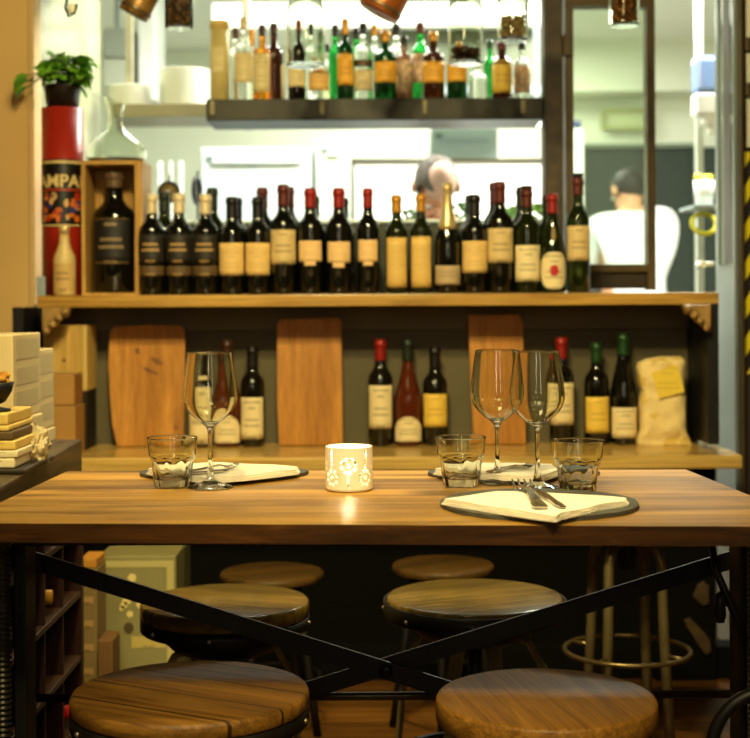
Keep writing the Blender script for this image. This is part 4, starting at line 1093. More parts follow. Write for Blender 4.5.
# pot of basil standing on the canister
pot = thing('basil_plant', 'bushy green basil in a dark pot on top of the red canister', 'plant', (c.x, Yc, ZS + H + 0.001))
Hp = P(61, 86, Yc).z - ZS - H; Rp = 0.052
b = BM(); lathe(b, [(0, 0), (Rp*0.86, 0), (Rp, Hp*0.9), (Rp+0.002, Hp), (Rp-0.003, Hp), (Rp-0.006, Hp*0.85), (0, Hp*0.85)], 32); part('pot', b, mat('dark_pot', (34, 24, 18), 0.4), pot)
stems, leaves = BM(), BM()
rnd = random.Random(12)
def leaf(bm, base, d, L_, W_, droop, roll):
    d = d.normalized(); side = d.cross(Vector((0, 0, 1)))
    side = side.normalized() if side.length > 0.05 else Vector((1, 0, 0)); nrm = side.cross(d)
    side = (Matrix.Rotation(roll, 3, d) @ side); nrm = (Matrix.Rotation(roll, 3, d) @ nrm)
    rowv = []
    for i in range(6):
        t = i/5; w_ = W_*sin(pi*min(0.97, t*0.92 + 0.04))**0.8
        mid = base + d*L_*t - Vector((0, 0, droop*L_*t*t))
        rowv.append([bm.verts.new(mid + side*w_*s + nrm*(abs(s)*w_*0.35 - 0.10*w_)) for s in (-1, -0.5, 0, 0.5, 1)])
    for i in range(5):
        for k in range(4):
            f = bm.faces.new((rowv[i][k], rowv[i][k+1], rowv[i+1][k+1], rowv[i+1][k])); f.smooth = True
for k in range(26):
    a = rnd.uniform(0, 2*pi); sp_ = rnd.uniform(0.1, 0.95); hgt = rnd.uniform(0.015, 0.085)*(1.1 - 0.35*sp_)
    base = Vector((0.03*cos(a)*sp_, 0.03*sin(a)*sp_, Hp*0.85)); tip = Vector((0.075*sp_*cos(a), 0.085*sp_*sin(a), Hp + hgt))
    tube(stems, [base, base.lerp(tip, 0.5) + Vector((0, 0, 0.012)), tip], 0.0016, 6)
    for j in range(7):
        aa = a + rnd.uniform(-1.9, 1.9)
        p0 = tip if j < 4 else base.lerp(tip, rnd.uniform(0.55, 0.9)) + Vector((0, 0, 0.008))
        leaf(leaves, p0, Vector((cos(aa), sin(aa), rnd.uniform(-0.15, 0.6))), rnd.uniform(0.034, 0.052), rnd.uniform(0.013, 0.020), rnd.uniform(0.2, 0.75), rnd.uniform(-0.6, 0.6))
for k, (a, zz_) in enumerate([(pi*1.0, 0.03), (pi*1.06, 0.012), (pi*0.95, 0.0), (0.05, 0.03), (-0.25, 0.0)]):
    base = Vector((0.045*cos(a), 0.045*sin(a), Hp + 0.02)); tip = Vector(((0.1 if cos(a) < 0 else 0.045)*cos(a), 0.05*sin(a), Hp + zz_))
    tube(stems, [base, base.lerp(tip, 0.5) + Vector((0, 0, 0.012)), tip], 0.0016, 6)
    for j in range(4): leaf(leaves, tip, Vector((cos(a + rnd.uniform(-0.9, 0.9)), rnd.uniform(-0.8, 0.3), rnd.uniform(-0.7, 0.4))), 0.042, 0.017, 0.4, rnd.uniform(-0.5, 0.5))
part('stems', stems, mat('basil_stem', (96, 120, 40), 0.6), pot)
part('foliage', leaves, mat('basil_leaf', (120, 176, 48), 0.45, var=0.3, vscale=30), pot)
# small ceramic bottle in front
Yb = 3.895; cb = P(64.5, 260, Yb); Hb = P(64, 226, Yb).z - ZS; Rb = 11*Yb/F
t = thing('mini_bottle', 'little gold-cream painted bottle standing before the red canister', 'bottle', (cb.x, Yb, ZS + 0.0004))
b = BM(); lathe(b, [(0, 0), (Rb*0.9, 0), (Rb, 0.004), (Rb, Hb*0.50), (Rb*0.93, Hb*0.57), (Rb*0.66, Hb*0.66), (Rb*0.48, Hb*0.75), (Rb*0.42, Hb*0.88), (0, Hb*0.88)], 28); part('body', b, mat('gold_cream_glaze', (206, 178, 118), 0.4, metal=0.0, var=0.15, vscale=40), t)
b = BM(); lathe(b, [(0, Hb*0.881), (Rb*0.46, Hb*0.881), (Rb*0.48, Hb*0.98), (Rb*0.4, Hb), (0, Hb)], 20); part('cap', b, mat('gilt_cap', (222, 196, 140), 0.3, metal=0.4), t)
b = BM(); lathe(b, [(Rb+0.0006, Hb*0.06), (Rb+0.0006, Hb*0.46)], 14, None, -pi/2-1, -pi/2+1); part('label', b, printed('mini_label', (196, 160, 96), (120, 84, 40), lines=5, amount=0.7), t)
b = BM(); box(b, -0.012, 0.012, -0.004, 0.004, 0, 0.052, 0.002); cx_ = P(41, 285, 3.87)
solo('steel_clip', b, m_steel, 'small grey metal plate at the shelf end beside the red canister', 'metal plate', (cx_.x, 3.87, ZS + 0.0004))
# boxed magnum
xa, xb = P(81.5, 230, 3.96).x, P(142.5, 230, 3.96).x; zt_ = P(112, 160.5, 3.96).z - ZS
m_pine = wood('pine_box', (176, 128, 58), (214, 168, 92), 'Z', 0.5, 0, 1.0)
xc = (xa + xb)/2; hw = (xb - xa)/2
bx = thing('magnum_box', 'open pine wood presentation box standing on the bar shelf around a big bottle', 'wooden box', (xc, 3.96, ZS + 0.0004))
wt = 0.0105
b = BM(); box(b, -hw, -hw+wt, 0, 0.17, 0, zt_-0.012, 0.0012); box(b, hw-0.022, hw, 0, 0.17, 0, zt_-0.012, 0.0012); part('side_panel', b, m_pine, bx)
b = BM(); box(b, -hw, hw, 0, 0.17, zt_-0.0118, zt_, 0.0012); part('top_panel', b, m_pine, bx)
b = BM(); box(b, -hw+wt+0.0002, hw-0.0222, 0.158, 0.17, 0.0, zt_-0.012); part('back_panel', b, m_pine, bx)
b = BM(); box(b, -hw+wt+0.0002, hw-0.0222, 0.002, 0.157, 0.0, 0.007); part('bottom_panel', b, m_pine, bx)
def magnum_lines(t, H, R):
    for q in (0.24, 0.595):
        b = BM(); lathe(b, [(R+0.0012, H*q), (R+0.0012, H*q+0.0022)], 20, None, -pi/2-0.9, -pi/2+0.9); part('gold_line', b, mat('dull_gold', (150, 122, 74), 0.4, metal=0.4), t)
mx = xc - 0.0058; Hm = P(109, 171, 4.03).z - ZS - 0.0085
bottle('big magnum wine bottle with dark framed label inside the open pine box', mx, 4.026, ZS + 0.0078, Hm, 0.0615, 'bordeaux', g_dark, capm('grey_wax', (96, 74, 52), 0.5), 0.86, [(0.235, 0.60, 0.95, printed('magnum_label', (18, 15, 12), (150, 124, 84), lines=6, amount=0.8))], 'big bottles on the bar shelf', extra=magnum_lines)
# glass decanter on the box
Yd = 4.045; dc = P(116, 158, Yd); zd = ZS + zt_ + 0.0008
g_dec = mat('decanter_glass', (246, 250, 240), 0.0, trans=1.0, ior=1.45)
b = BM(); s_ = Yd/F
Rd = 30.5*s_
prof = [(0, 0.0006), (Rd*0.66, 0.0006), (Rd*0.86, 0.004), (Rd*0.97, 0.012), (Rd, 0.024), (Rd*0.97, 0.038), (Rd*0.88, 0.052), (Rd*0.74, 0.066), (Rd*0.54, 0.080), (Rd*0.34, 0.094), (Rd*0.245, 0.108), (Rd*0.225, 0.125), (Rd*0.25, 0.148), (Rd*0.30, 0.168), (Rd*0.36, 0.182)]
th = 0.0022
inner = [(r - th if r > th else 0, z) for r, z in prof[::-1] if z > 0.006] + [(Rd*0.8, 0.0052), (0, 0.0052)]
vs = lathe(b, crease(prof + inner, 0.0006), 48)
for v in vs:
    if v.co.z > 0.1: v.co.z += (v.co.z - 0.1)*(-0.16*v.co.x/0.03); v.co.x -= (v.co.z - 0.1)*0.06
d_ = solo('wine_decanter', b, g_dec, 'wide clear glass decanter with flared slanting neck on top of the pine box', 'decanter', (dc.x, Yd, zd))

# ================================================================== lower counter
m_board1 = wood('knotty_board', (146, 94, 34), (196, 138, 62), 'Z', 0.45, 0.0, 0.6, knots=0.5, fine=0.8)
m_board2 = wood('cherry_board', (150, 96, 34), (190, 132, 56), 'Z', 0.45, 0.0, 0.6, fine=0.8)
def board(pix, Y, lab, m, th=0.02, lean=0.035):
    p0 = P(pix[0][0], pix[0][1], Y)
    pts = [P(px, py, Y) for px, py in pix]; cx_ = sum(p.x for p in pts)/len(pts)
    b = BM(); z0 = min(p.z for p in pts)
    prism(b, [(p.x - cx_, (p.z - ZC - 0.001) if p.z > z0 + 0.01 else 0.0) for p in pts], 0, th, 'XZ', 0.003)
    H = max(p.z for p in pts) - ZC
    bmesh.ops.transform(b, matrix=Matrix.Rotation(-atan2(lean, H), 4, 'X'), verts=b.verts)
    zmin = min(v.co.z for v in b.verts)
    bo = solo('cutting_board', b, m, lab, 'cutting board', (cx_, Y, ZC + 0.0004 - zmin), 0, 'wooden cutting boards leaning behind the counter')
    return bo, cx_
kb, kx = board([(117, 447.5), (112, 425), (109, 395), (107, 365), (107.5, 345), (108, 330), (112, 326), (150, 325), (179, 325.5), (183, 330), (184, 380), (184, 447.5)], 3.985, 'large knotty live-edge cutting board leaning beside the cardboard boxes', m_board1)
for (px, py, rx, rz_, an) in ((136, 352, 0.007, 0.010, 0.3), (156, 362, 0.020, 0.007, -0.5), (150, 372, 0.024, 0.005, -0.4), (176, 428, 0.006, 0.008, 0.2)):
    q = P(px, py, 3.99); zz_ = q.z - ZC; b = BM(); yy = 0.035*zz_/0.35 - 0.0016
    ring = [b.verts.new((q.x - kx + rx*cos(t_)*cos(an) - rz_*sin(t_)*sin(an), yy + 0.1*(rx*cos(t_)*sin(an) + rz_*sin(t_)*cos(an)), zz_ + rx*cos(t_)*sin(an) + rz_*sin(t_)*cos(an))) for t_ in [2*pi*i/20 for i in range(20)]]
    b.faces.new(ring); part('knot', b, mat('board_knot', (118, 72, 28), 0.6, var=0.3, vscale=60), kb)
board([(279, 446), (277, 400), (276, 323), (280, 319), (337, 317.5), (341, 321), (342, 400), (343, 446)], 3.985, 'square-edged cherry cutting board leaning behind the candle holder', m_board2)
board([(474, 445), (471, 380), (469, 315), (520, 314.5), (524, 322), (525, 400), (526, 445)], 3.985, 'narrow cherry cutting board leaning behind the pair of wine glasses', m_board2)
# cloth bag
Yg = 3.965
bg = thing('cloth_bag', 'printed cream cloth bag of flour with a yellow tag at the counter end', 'bag', (P(662, 400, Yg).x, Yg, ZC + 0.0004))
b = BM(); rowsb = []
outl = [(443.5, 637, 692), (440, 636.5, 690), (430, 640, 685), (410, 640, 684.5), (397, 639.5, 684.5), (390, 641, 683), (380, 638, 684), (368, 637, 684), (363, 638, 684), (359, 646, 683), (356.5, 660, 681)]
x0_ = P(662, 400, Yg).x
for (py, l, r) in outl:
    a_, c_ = P(l, py, Yg), P(r, py, Yg); mid = (a_.x + c_.x)/2 - x0_; hw_ = (c_.x - a_.x)/2; z_ = max(0.0, a_.z - ZC - 0.0004)
    if py == 443.5: z_ = 0
    dp = 0.04 if 362 < py < 436 else 0.026
    if 386 < py < 394: dp = 0.033
    if py < 357: dp = 0.010
    ring = []
    for i in range(28):
        a = 2*pi*i/28; cx_, cy_ = cos(a), sin(a)
        e = 0.55
        ring.append(b.verts.new((mid + hw_*(abs(cx_)**e)*(1 if cx_ > 0 else -1), dp*(abs(cy_)**e)*(1 if cy_ > 0 else -1), z_)))
    rowsb.append(ring)
for A_, B_ in zip(rowsb, rowsb[1:]):
    for i in range(28):
        f = b.faces.new((A_[i], A_[(i+1) % 28], B_[(i+1) % 28], B_[i])); f.smooth = True
b.faces.new(rowsb[0][::-1]); b.faces.new(rowsb[-1])
bmesh.ops.subdivide_edges(b, edges=b.edges, cuts=3, use_grid_fill=True, smooth=0.6)
from mathutils import noise as _nz
for v in b.verts:
    k = _nz.noise(v.co*24 + Vector((1, 2, 3)))*0.006 + _nz.noise(v.co*62)*0.0028
    if v.co.z > 0.004: v.co.y += k*(1 if v.co.y > 0 else -1)*-1; v.co.x += 0.5*_nz.noise(v.co*30 + Vector((5, 0, 0)))*0.006; v.co.z += 0.3*k
for f in b.faces: f.smooth = True
m_sack = mat('cream_sackcloth', (230, 204, 142), 0.85, var=0.06, vscale=30, bump=0.2, bscale=90)
_N = m_sack.node_tree; _bs = _N.nodes['Principled BSDF']; _src = _bs.inputs['Base Color'].links[0].from_socket
_tc = _N.nodes.new('ShaderNodeTexCoord'); _no = _N.nodes.new('ShaderNodeTexNoise'); _no.inputs['Scale'].default_value = 22; _no.inputs['Detail'].default_value = 3; _N.links.new(_tc.outputs['Object'], _no.inputs['Vector'])
_rp = _N.nodes.new('ShaderNodeValToRGB'); _rp.color_ramp.elements[0].position = 0.56; _rp.color_ramp.elements[1].position = 0.62; _N.links.new(_no.outputs['Fac'], _rp.inputs[0])
_mx = _N.nodes.new('ShaderNodeMix'); _mx.data_type = 'RGBA'; _mx.inputs[7].default_value = lin((206, 172, 64)); _N.links.new(_src, _mx.inputs[6])
_k = _N.nodes.new('ShaderNodeMath'); _k.operation = 'MULTIPLY'; _k.inputs[1].default_value = 0.7; _N.links.new(_rp.outputs[0], _k.inputs[0]); _N.links.new(_k.outputs[0], _mx.inputs[0])
_N.links.new(_mx.outputs[2], _bs.inputs['Base Color'])
o = part('sack', b, m_sack, bg)
b = BM(); pts = [P(px, py, Yg) for px, py in ((648, 372), (674, 364), (681, 391), (656, 398))]
prism(b, [(p.x - x0_, p.z - ZC) for p in pts], -0.0465, -0.0445, 'XZ'); part('tag', b, printed('yellow_tag', (232, 200, 70), (180, 140, 40), lines=7, amount=0.4), bg)
from mathutils import noise
# ================================================================== hanging jars
m_jar = mat('jar_glass', (246, 250, 240), 0.0, trans=1.0, ior=1.45)
m_wire = mat('hanging_wire', (150, 136, 96), 0.4, metal=0.6)
def hang_wire(t, top, x=0.0, y=0.0):
    b = BM(); tube(b, [(x, y, top), (x, y, 2.599 - t.location.z)], 0.0012, 6); part('wire', b, m_wire, t)
def jar(px, py0, py1, w, Y, lab, fill=None, fillh=0.0, neck=0.72, npieces=0, psize=0.008, tilt=0.0, square=False, filln='nuts', clip=True):
    a = P(px, py1, Y); H = P(px, py0, Y).z - a.z; R = w/2*Y/F
    t = thing('hanging_jar', lab, 'jar', (a.x, Y, a.z), 0, 'glass jars hanging above the bar')
    b = BM()
    if square: pr = [(0, 0), (R*0.94, 0), (R, 0.004), (R, H*0.985), (R*0.985, H)]
    else: pr = [(0, 0), (R*0.90, 0), (R, R*0.12), (R, H*0.66), (R*0.97, H*0.74), (R*0.84, H*0.83), (R*neck, H*0.88), (R*neck, H*0.985), (R*neck*0.97, H)]
    wl_ = 0.0016
    pr = pr + [(max(0, r - wl_), z if z > 0.004 else 0.0042) for r, z in pr[::-1] if r > 0] + [(0, 0.0042)]
    lathe(b, crease(pr, 0.0008), 48)
    gl = part('glass', b, m_jar, t)
    b = BM(); torus(b, (R if square else R*neck)+0.0012, 0.0022, 40, 8, z=H*0.96); part('collar', b, m_wire, t)
    tp = H*0.96
    for s in (-1, 1):
        b = BM(); q = (R if square else R*neck); tube(b, [(s*q, 0, tp), (s*q*0.7, 0, H+0.06), (0, 0, H+0.11)], 0.0011, 6); part('bail', b, m_wire, t)
    hang_wire(t, H+0.11)
    if npieces:
        rn = random.Random(int(px)); b = BM(); k = 0; tries = 0; pl_ = []
        while k < npieces and tries < 4000:
            tries += 1
            rr = (R*0.9-psize)*sqrt(rn.random()); aa = rn.uniform(0, 2*pi); z = 0.006+psize + rn.random()*fillh
            c = Vector((rr*cos(aa), rr*sin(aa), z))
            if any((c-q).length < psize*1.3 for q in pl_): continue
            pl_.append(c); sphere(b, c, psize, 8, (1, rn.uniform(0.7, 1), rn.uniform(0.7, 1))); k += 1
        o = part(filln, b, fill, t); o['kind'] = 'stuff'
    elif fill:
        b = BM(); lathe(b, [(0, 0.006), (R*0.9, 0.006), (R*0.955, R*0.13), (R*0.955, fillh), (R*0.6, fillh+0.004), (0, fillh+0.006)], 32); part(filln, b, fill, t)
    return t
m_nut = mat('nut_brown', (150, 92, 38), 0.6, var=0.4, vscale=60)
m_bean = mat('coffee_beans', (66, 36, 20), 0.5, var=0.3, vscale=90)
m_cork = mat('dried_mushroom', (120, 84, 48), 0.7, var=0.6, vscale=70)
m_grain = mat('pale_grain', (206, 176, 112), 0.7, var=0.3, vscale=90)
jar(305.5, -12, 66.5, 38.5, 3.62, 'large empty hanging jar in front of the spirit bottles, with spirit bottles showing through')
jar(465.5, -14, 64.5, 35, 3.62, 'hanging jar with a layer of dark beans in front of the orange-labelled bottles', m_bean, 0.028, npieces=90, psize=0.0062, filln='beans')
jar(513, -30, 40.5, 31, 3.66, 'hanging jar half filled with pale grain above the yellow-labelled brown bottle', m_grain, 0.05, npieces=150, psize=0.0055, filln='grain')
jar(624.5, -40, 26.5, 30.5, 3.6, 'hanging jar packed with brown nuts in front of the kitchen window', m_nut, 0.12, npieces=160, psize=0.0085, square=True)
jar(179, -35, 29, 28.5, 3.64, 'hanging jar holding dark dried pieces above the stacked white plates', m_cork, 0.056, npieces=90, psize=0.0085, square=True, filln='dried_pieces')
def mug(px, py, Y, L_, R, rot, m, lab, handle_side, filln=None):
    c = P(px, py, Y); t = thing('hanging_mug', lab, 'mug', c, 0, 'metal mugs hanging above the bar')
    M_ = Ry(rot)
    b = BM(); lathe(b, [(0, 0), (R*0.96, 0), (R, 0.004), (R, L_), (R*0.94, L_), (R*0.94, 0.006), (0, 0.006)], 40, M_); part('body', b, m, t)
    b = BM(); lathe(b, [(R+0.0004, 0.010), (R+0.002, 0.012), (R+0.002, 0.019), (R+0.0004, 0.021)], 40, M_); part('band', b, mat('mug_band', (110, 88, 58), 0.35, metal=0.6), t)
    b = BM(); s = handle_side
    tube(b, [M_ @ Vector((s*R, 0, L_*0.2)), M_ @ Vector((s*(R+0.03), 0, L_*0.25)), M_ @ Vector((s*(R+0.036), 0, L_*0.55)), M_ @ Vector((s*(R+0.02), 0, L_*0.8)), M_ @ Vector((s*R, 0, L_*0.85))], 0.0022, 8); part('handle', b, m_wire, t)
    q = M_ @ Vector((0, 0, L_))
    b = BM(); tube(b, [q + Vector((0, 0, -0.01)), (q.x, 0, 2.599 - c.z)], 0.0012, 6); part('wire', b, m_wire, t)
    return t
mug(378, 13, 3.6, 0.105, 0.055, radians(28), mat('copper_brown', (150, 82, 34), 0.32, metal=0.5, var=0.15), 'tilted copper-brown mug hanging above the spirit bottles', -1)
mug(133, 15, 3.64, 0.09, 0.040, radians(28), mat('mottled_brass', (130, 96, 48), 0.4, metal=0.4, var=0.7, vscale=40), 'small tilted mottled brass mug hanging near the tiled wall', -1)
q = P(70, 8, 3.7); t = thing('hanging_hook', 'curved dark metal hook with a pale glass drop hanging by the tiled wall', 'hook', q)
b = BM(); tube(b, [(-0.006, 0, 2.599-q.z), (-0.008, 0, 0.02), (-0.012, 0, 0.0), (-0.004, 0, -0.022), (0.012, 0, -0.014), (0.018, 0, 0.01)], 0.004, 8); part('hook', b, m_iron, t)
b = BM(); sphere(b, (0.004, 0.0, -0.002), 0.011, 16, (1, 0.6, 1.3)); part('drop', b, mat('pale_glass_drop', (236, 232, 206), 0.1), t)

# ================================================================== the kitchen beyond
def bx_(name, lab, cat, px0, px1, py0, py1, Y, depth, m, bev=0.006):
    a, c = P(px0, py1, Y), P(px1, py0, Y)
    b = BM(); box(b, -(c.x-a.x)/2, (c.x-a.x)/2, 0, depth, 0, c.z-a.z, bev)
    return solo(name, b, m, lab, cat, ((a.x+c.x)/2, Y, a.z))
m_hood = mat('hood_steel', (112, 120, 98), 0.4, metal=0.3, var=0.05, vscale=3)
m_cab = mat('pale_blue_enamel', (200, 214, 214), 0.3, var=0.03, vscale=3)
# back worktop with cabinets
b = BM(); box(b, -2.0, 0.62, 6.3, 6.95, 0, 0.95, 0.01)
solo('kitchen_counter', b, m_steel, 'long steel kitchen counter across the far side of the kitchen', 'counter')
def cabinet(px0, px1, py0, py1, Y, lab, nd):
    a, c = P(px0, py1, Y), P(px1, py0, Y); w_ = c.x - a.x; h_ = c.z - a.z
    t = thing('steel_cabinet', lab, 'cabinet', ((a.x+c.x)/2, Y, a.z), 0, 'pale cabinets in the kitchen')
    b = BM(); box(b, -w_/2, w_/2, 0.021, 0.4, 0, h_, 0.004); part('body', b, m_cab, t)
    for k in range(nd):
        x0, x1 = -w_/2 + w_*k/nd + 0.008, -w_/2 + w_*(k+1)/nd - 0.008
        b = BM(); box(b, x0, x1, 0, 0.02, 0.01, h_-0.01, 0.004); d_ = part('door', b, m_cab, t)
        b = BM(); box(b, x0+0.03, x1-0.03, -0.016, -0.001, h_*0.93, h_*0.96, 0.003); part('handle', b, m_steel, d_)
cabinet(203, 311, 150, 283, 6.32, 'pale blue steel cabinet with a long handle rail behind the black-capped bottles', 1) if False else None
b0 = P(257, 222, 6.35)
def tall_unit(px0, px1, py0, Y, depth, lab, nd, m, name='kitchen_cabinet'):
    a, c = P(px0, py0, Y), P(px1, py0, Y); w_ = c.x - a.x
    t = thing(name, lab, 'cabinet', ((a.x+c.x)/2, Y, 0), 0, 'pale cabinets in the kitchen')
    b = BM(); box(b, -w_/2, w_/2, 0.021, depth, 0, a.z, 0.004); part('body', b, m, t)
    for k in range(nd):
        x0, x1 = -w_/2 + w_*k/nd + 0.006, -w_/2 + w_*(k+1)/nd - 0.006
        b = BM(); box(b, x0, x1, 0, 0.02, 0.05, a.z-0.012, 0.004); d_ = part('door', b, m, t)
        b = BM(); box(b, x0+0.04, x1-0.04, -0.018, -0.001, a.z-0.075, a.z-0.06, 0.003); part('handle', b, m_steel, d_)
        b = BM(); box(b, x0+0.02, x0+0.05, -0.008, -0.001, a.z-0.06, a.z-0.04, 0.002); part('hinge', b, mat('hinge_grey', (96, 110, 110), 0.4), d_)
tall_unit(200, 312, 147, 5.9, 0.38, 'pale blue refrigerator cabinet with a shadowed top handle behind the black-capped bottles', 1, m_cab)
tall_unit(315, 350, 139, 5.9, 0.38, 'narrow pale grey cabinet between the refrigerator cabinet and the framed panel', 1, mat('pale_grey_enamel', (206, 218, 204), 0.3))
tall_unit(431, 498, 126, 7.1, 0.4, 'blue-grey tall cabinet behind the framed panel', 1, mat('blue_grey_enamel', (176, 192, 190), 0.35))
# carries on the spirit shelf, with plates; its glare is put into the paler colour
za = P(160, 103.5, 4.9).z
b = BM(); box(b, P(107, 110, 4.9).x, P(250, 110, 4.9).x, 4.9, 5.2, za-0.046, za, 0.003)
for px in (128, 245): box(b, P(px, 110, 5.1).x-0.012, P(px, 110, 5.1).x+0.012, 5.12, 5.15, za, 2.599)
solo('plate_shelf', b, mat('glare_beige_shelf', (140, 134, 106), 0.4, metal=0.2), 'glare-pale grey kitchen shelf hung from the ceiling, carrying stacks of white plates', 'shelf')
def plates(px, w_, py, n, lab0):
    c = P(px, py, 5.03); R = w_/2*5.03/F
    hh = (P(px, py, 5.03).z - za)
    for k in range(n):
        b = BM(); st = hh/n; lathe(b, [(0, 0.0), (R*0.6, 0.0), (R, st*0.9), (R*0.985, st*0.98), (R*0.6, st*0.25), (0, st*0.25)], 40)
        o = solo('plate', b, m_white, lab0, 'plate', (c.x, 5.03, za + 0.0008 + st*k), 0, lab0.replace('white plate in', 'plates of'))
plates(130, 44, 87, 5, 'white plate in the lower stack on the grey kitchen shelf')
plates(184, 52, 71, 9, 'white plate in the taller stack on the grey kitchen shelf')
# grey wall unit with two shelves by the tiled wall
t = thing('wall_unit', 'grey open wall unit hanging past the end of the tiled wall', 'wall unit', P(118, 86, 6.2))
h_ = P(118, 28, 6.2).z - P(118, 86, 6.2).z; w_ = 0.13
b = BM(); box(b, -w_/2, w_/2, 0.02, 0.3, 0, h_); part('body', b, mat('grey_unit', (176, 182, 162), 0.5), t)
b = BM(); box(b, -w_/2+0.004, w_/2-0.004, 0, 0.019, h_*0.5, h_, 0.003); part('door', b, mat('grey_unit_door', (140, 148, 132), 0.5), t)
b = BM(); box(b, -w_/2, -w_/2+0.02, 0.28, 0.3, h_, 2.599 - t.location.z); part('hanger', b, m_steel, t)
b = BM(); box(b, w_/2+0.02, w_/2+0.10, 0.02, 0.3, -0.06, 2.599 - t.location.z, 0.01); solo('white_duct', b, m_white, 'pale square duct running down past the grey wall unit', 'duct', t.location)
# pipes
for k, (px, wd) in enumerate(((160, 6), (171, 4), (181, 5))):
    c = P(px, 200, 5.6); b = BM(); tube(b, [(0, 0, 0), (0, 0, 1.62)], wd/2*5.6/F, 10)
    tube(b, [(-0.012, 0.0, 1.5), (0.012, 0.0, 1.5)], 0.006, 8)
    solo('steam_pipe', b, mat('pipe_grey', (176, 182, 170), 0.45), ['thick pale upright pipe nearest the tiled wall', 'thinnest pale upright pipe of the three', 'pale upright pipe nearest the refrigerator cabinet'][k], 'pipe', (c.x, 5.6, 0))
# extractor hood with lamp housing over it
a, c = P(332, 98, 6.2), P(548, 27, 6.2)
t = thing('extractor_hood', 'wide pale steel extractor hood behind the spirit bottles', 'hood', ((a.x+c.x)/2, 6.2, a.z)); w_ = (c.x-a.x)/2; h_ = c.z-a.z
b = BM(); box(b, -w_, w_, 0, 0.7, 0, h_, 0.006); part('body', b, m_hood, t)
b = BM(); box(b, -w_+0.02, w_-0.02, -0.012, -0.0005, 0.01, 0.05, 0.003); part('lip', b, m_steel, t)
b = BM(); box(b, -0.15, 0.15, 0.2, 0.5, h_, 2.599 - a.z); part('flue', b, m_hood, t)
a, c = P(212, 24, 6.0), P(548, 1, 6.0)
t = thing('strip_light', 'long glowing kitchen strip light above the extractor hood', 'lamp', ((a.x+c.x)/2, 6.0, a.z)); w_ = (c.x-a.x)/2; h_ = c.z-a.z
b = BM(); box(b, -w_, w_, 0, 0.10, 0.0, h_, 0.01); part('diffuser', b, mat('strip_diffuser', (250, 252, 236), 0.4, emit=(250, 255, 226), estr=1.5), t)
b = BM(); box(b, -w_, w_, 0.102, 0.16, 0, h_, 0.004)
for s in (-0.8, 0.8): box(b, s*w_-0.01, s*w_+0.01, 0.12, 0.14, h_, 2.599 - a.z)
part('housing', b, m_white, t)
# under-shelf lamp tube
a, c = P(240, 129, 5.3), P(545, 121, 5.3)
t = thing('tube_lamp', 'thin glowing tube lamp line seen just under the spirit shelf', 'lamp', ((a.x+c.x)/2, 5.3, a.z)); w_ = (c.x-a.x)/2
b = BM(); tube(b, [(-w_, 0, 0.015), (w_, 0, 0.015)], 0.014, 12); part('tube', b, mat('warm_tube', (255, 250, 226), 0.4, emit=(255, 250, 222), estr=2.6), t)
for s in (-0.95, 0.95):
    b = BM(); box(b, s*w_-0.012, s*w_+0.012, 0.016, 0.028, -0.004, 2.599 - a.z); part('bracket', b, m_steel, t)
# framed white panel behind the grey haired cook
a, c = P(352, 300, 5.75), P(546, 158.5, 5.75)
t = thing('framed_screen', 'white kitchen screen with thin black frame behind the bowed cook', 'screen', ((a.x+c.x)/2, 5.75, 0)); w_ = (c.x-a.x)/2; zt_ = c.z
b = BM(); box(b, -w_+0.01, w_-0.01, 0, 0.01, 0.02, zt_-0.008); part('sheet', b, m_white, t)
b = BM(); box(b, -w_, -w_+0.012, -0.01, 0.012, 0, zt_); box(b, w_-0.012, w_, -0.01, 0.012, 0, zt_); box(b, -w_+0.0121, w_-0.0121, -0.01, 0.012, zt_-0.012, zt_); part('frame', b, mat('screen_frame', (60, 54, 34), 0.4), t)
# greenery on the pass
def herb(px, py, Y, lab, n, r, m, seed):
    c = P(px, 221, Y); h_ = max(0.03, P(px, py, Y).z - zl); rn = random.Random(seed)
    b = BM()
    for k in range(n):
        aa = rn.uniform(0, 2*pi); q = rn.random()
        leaf(b, Vector((r*q*cos(aa)*0.6, 0.03*sin(aa), h_*rn.uniform(0.1, 0.75))), Vector((cos(aa), 0.5*sin(aa), rn.uniform(0.0, 0.9))), rn.uniform(0.025, 0.045), rn.uniform(0.010, 0.018), 0.4, rn.uniform(-0.7, 0.7))
    zmin = min(v.co.z for v in b.verts)
    for v in b.verts: v.co.z -= zmin
    solo('herb_bunch', b, m, lab, 'herbs', (c.x, Y, zl + 0.0008), 0, 'greens on the kitchen pass')
m_h1, m_h2 = mat('lettuce', (120, 160, 60), 0.5, var=0.3, vscale=40), mat('dark_herb', (70, 104, 44), 0.5, var=0.3, vscale=40)
herb(408, 206, 4.4, 'dark herb bunch on the pass between the slim gold-capped bottles', 22, 0.04, m_h2, 1)
herb(460, 206, 4.4, 'dark herb bunch on the pass behind the champagne bottle', 20, 0.04, m_h2, 2)
herb(515, 202, 4.4, 'pale lettuce on the pass between the crest-labelled bottle and the stoppered bottle', 26, 0.035, m_h1, 3)
herb(540, 203, 4.4, 'pale lettuce on the pass beside the post', 26, 0.035, m_h1, 5)
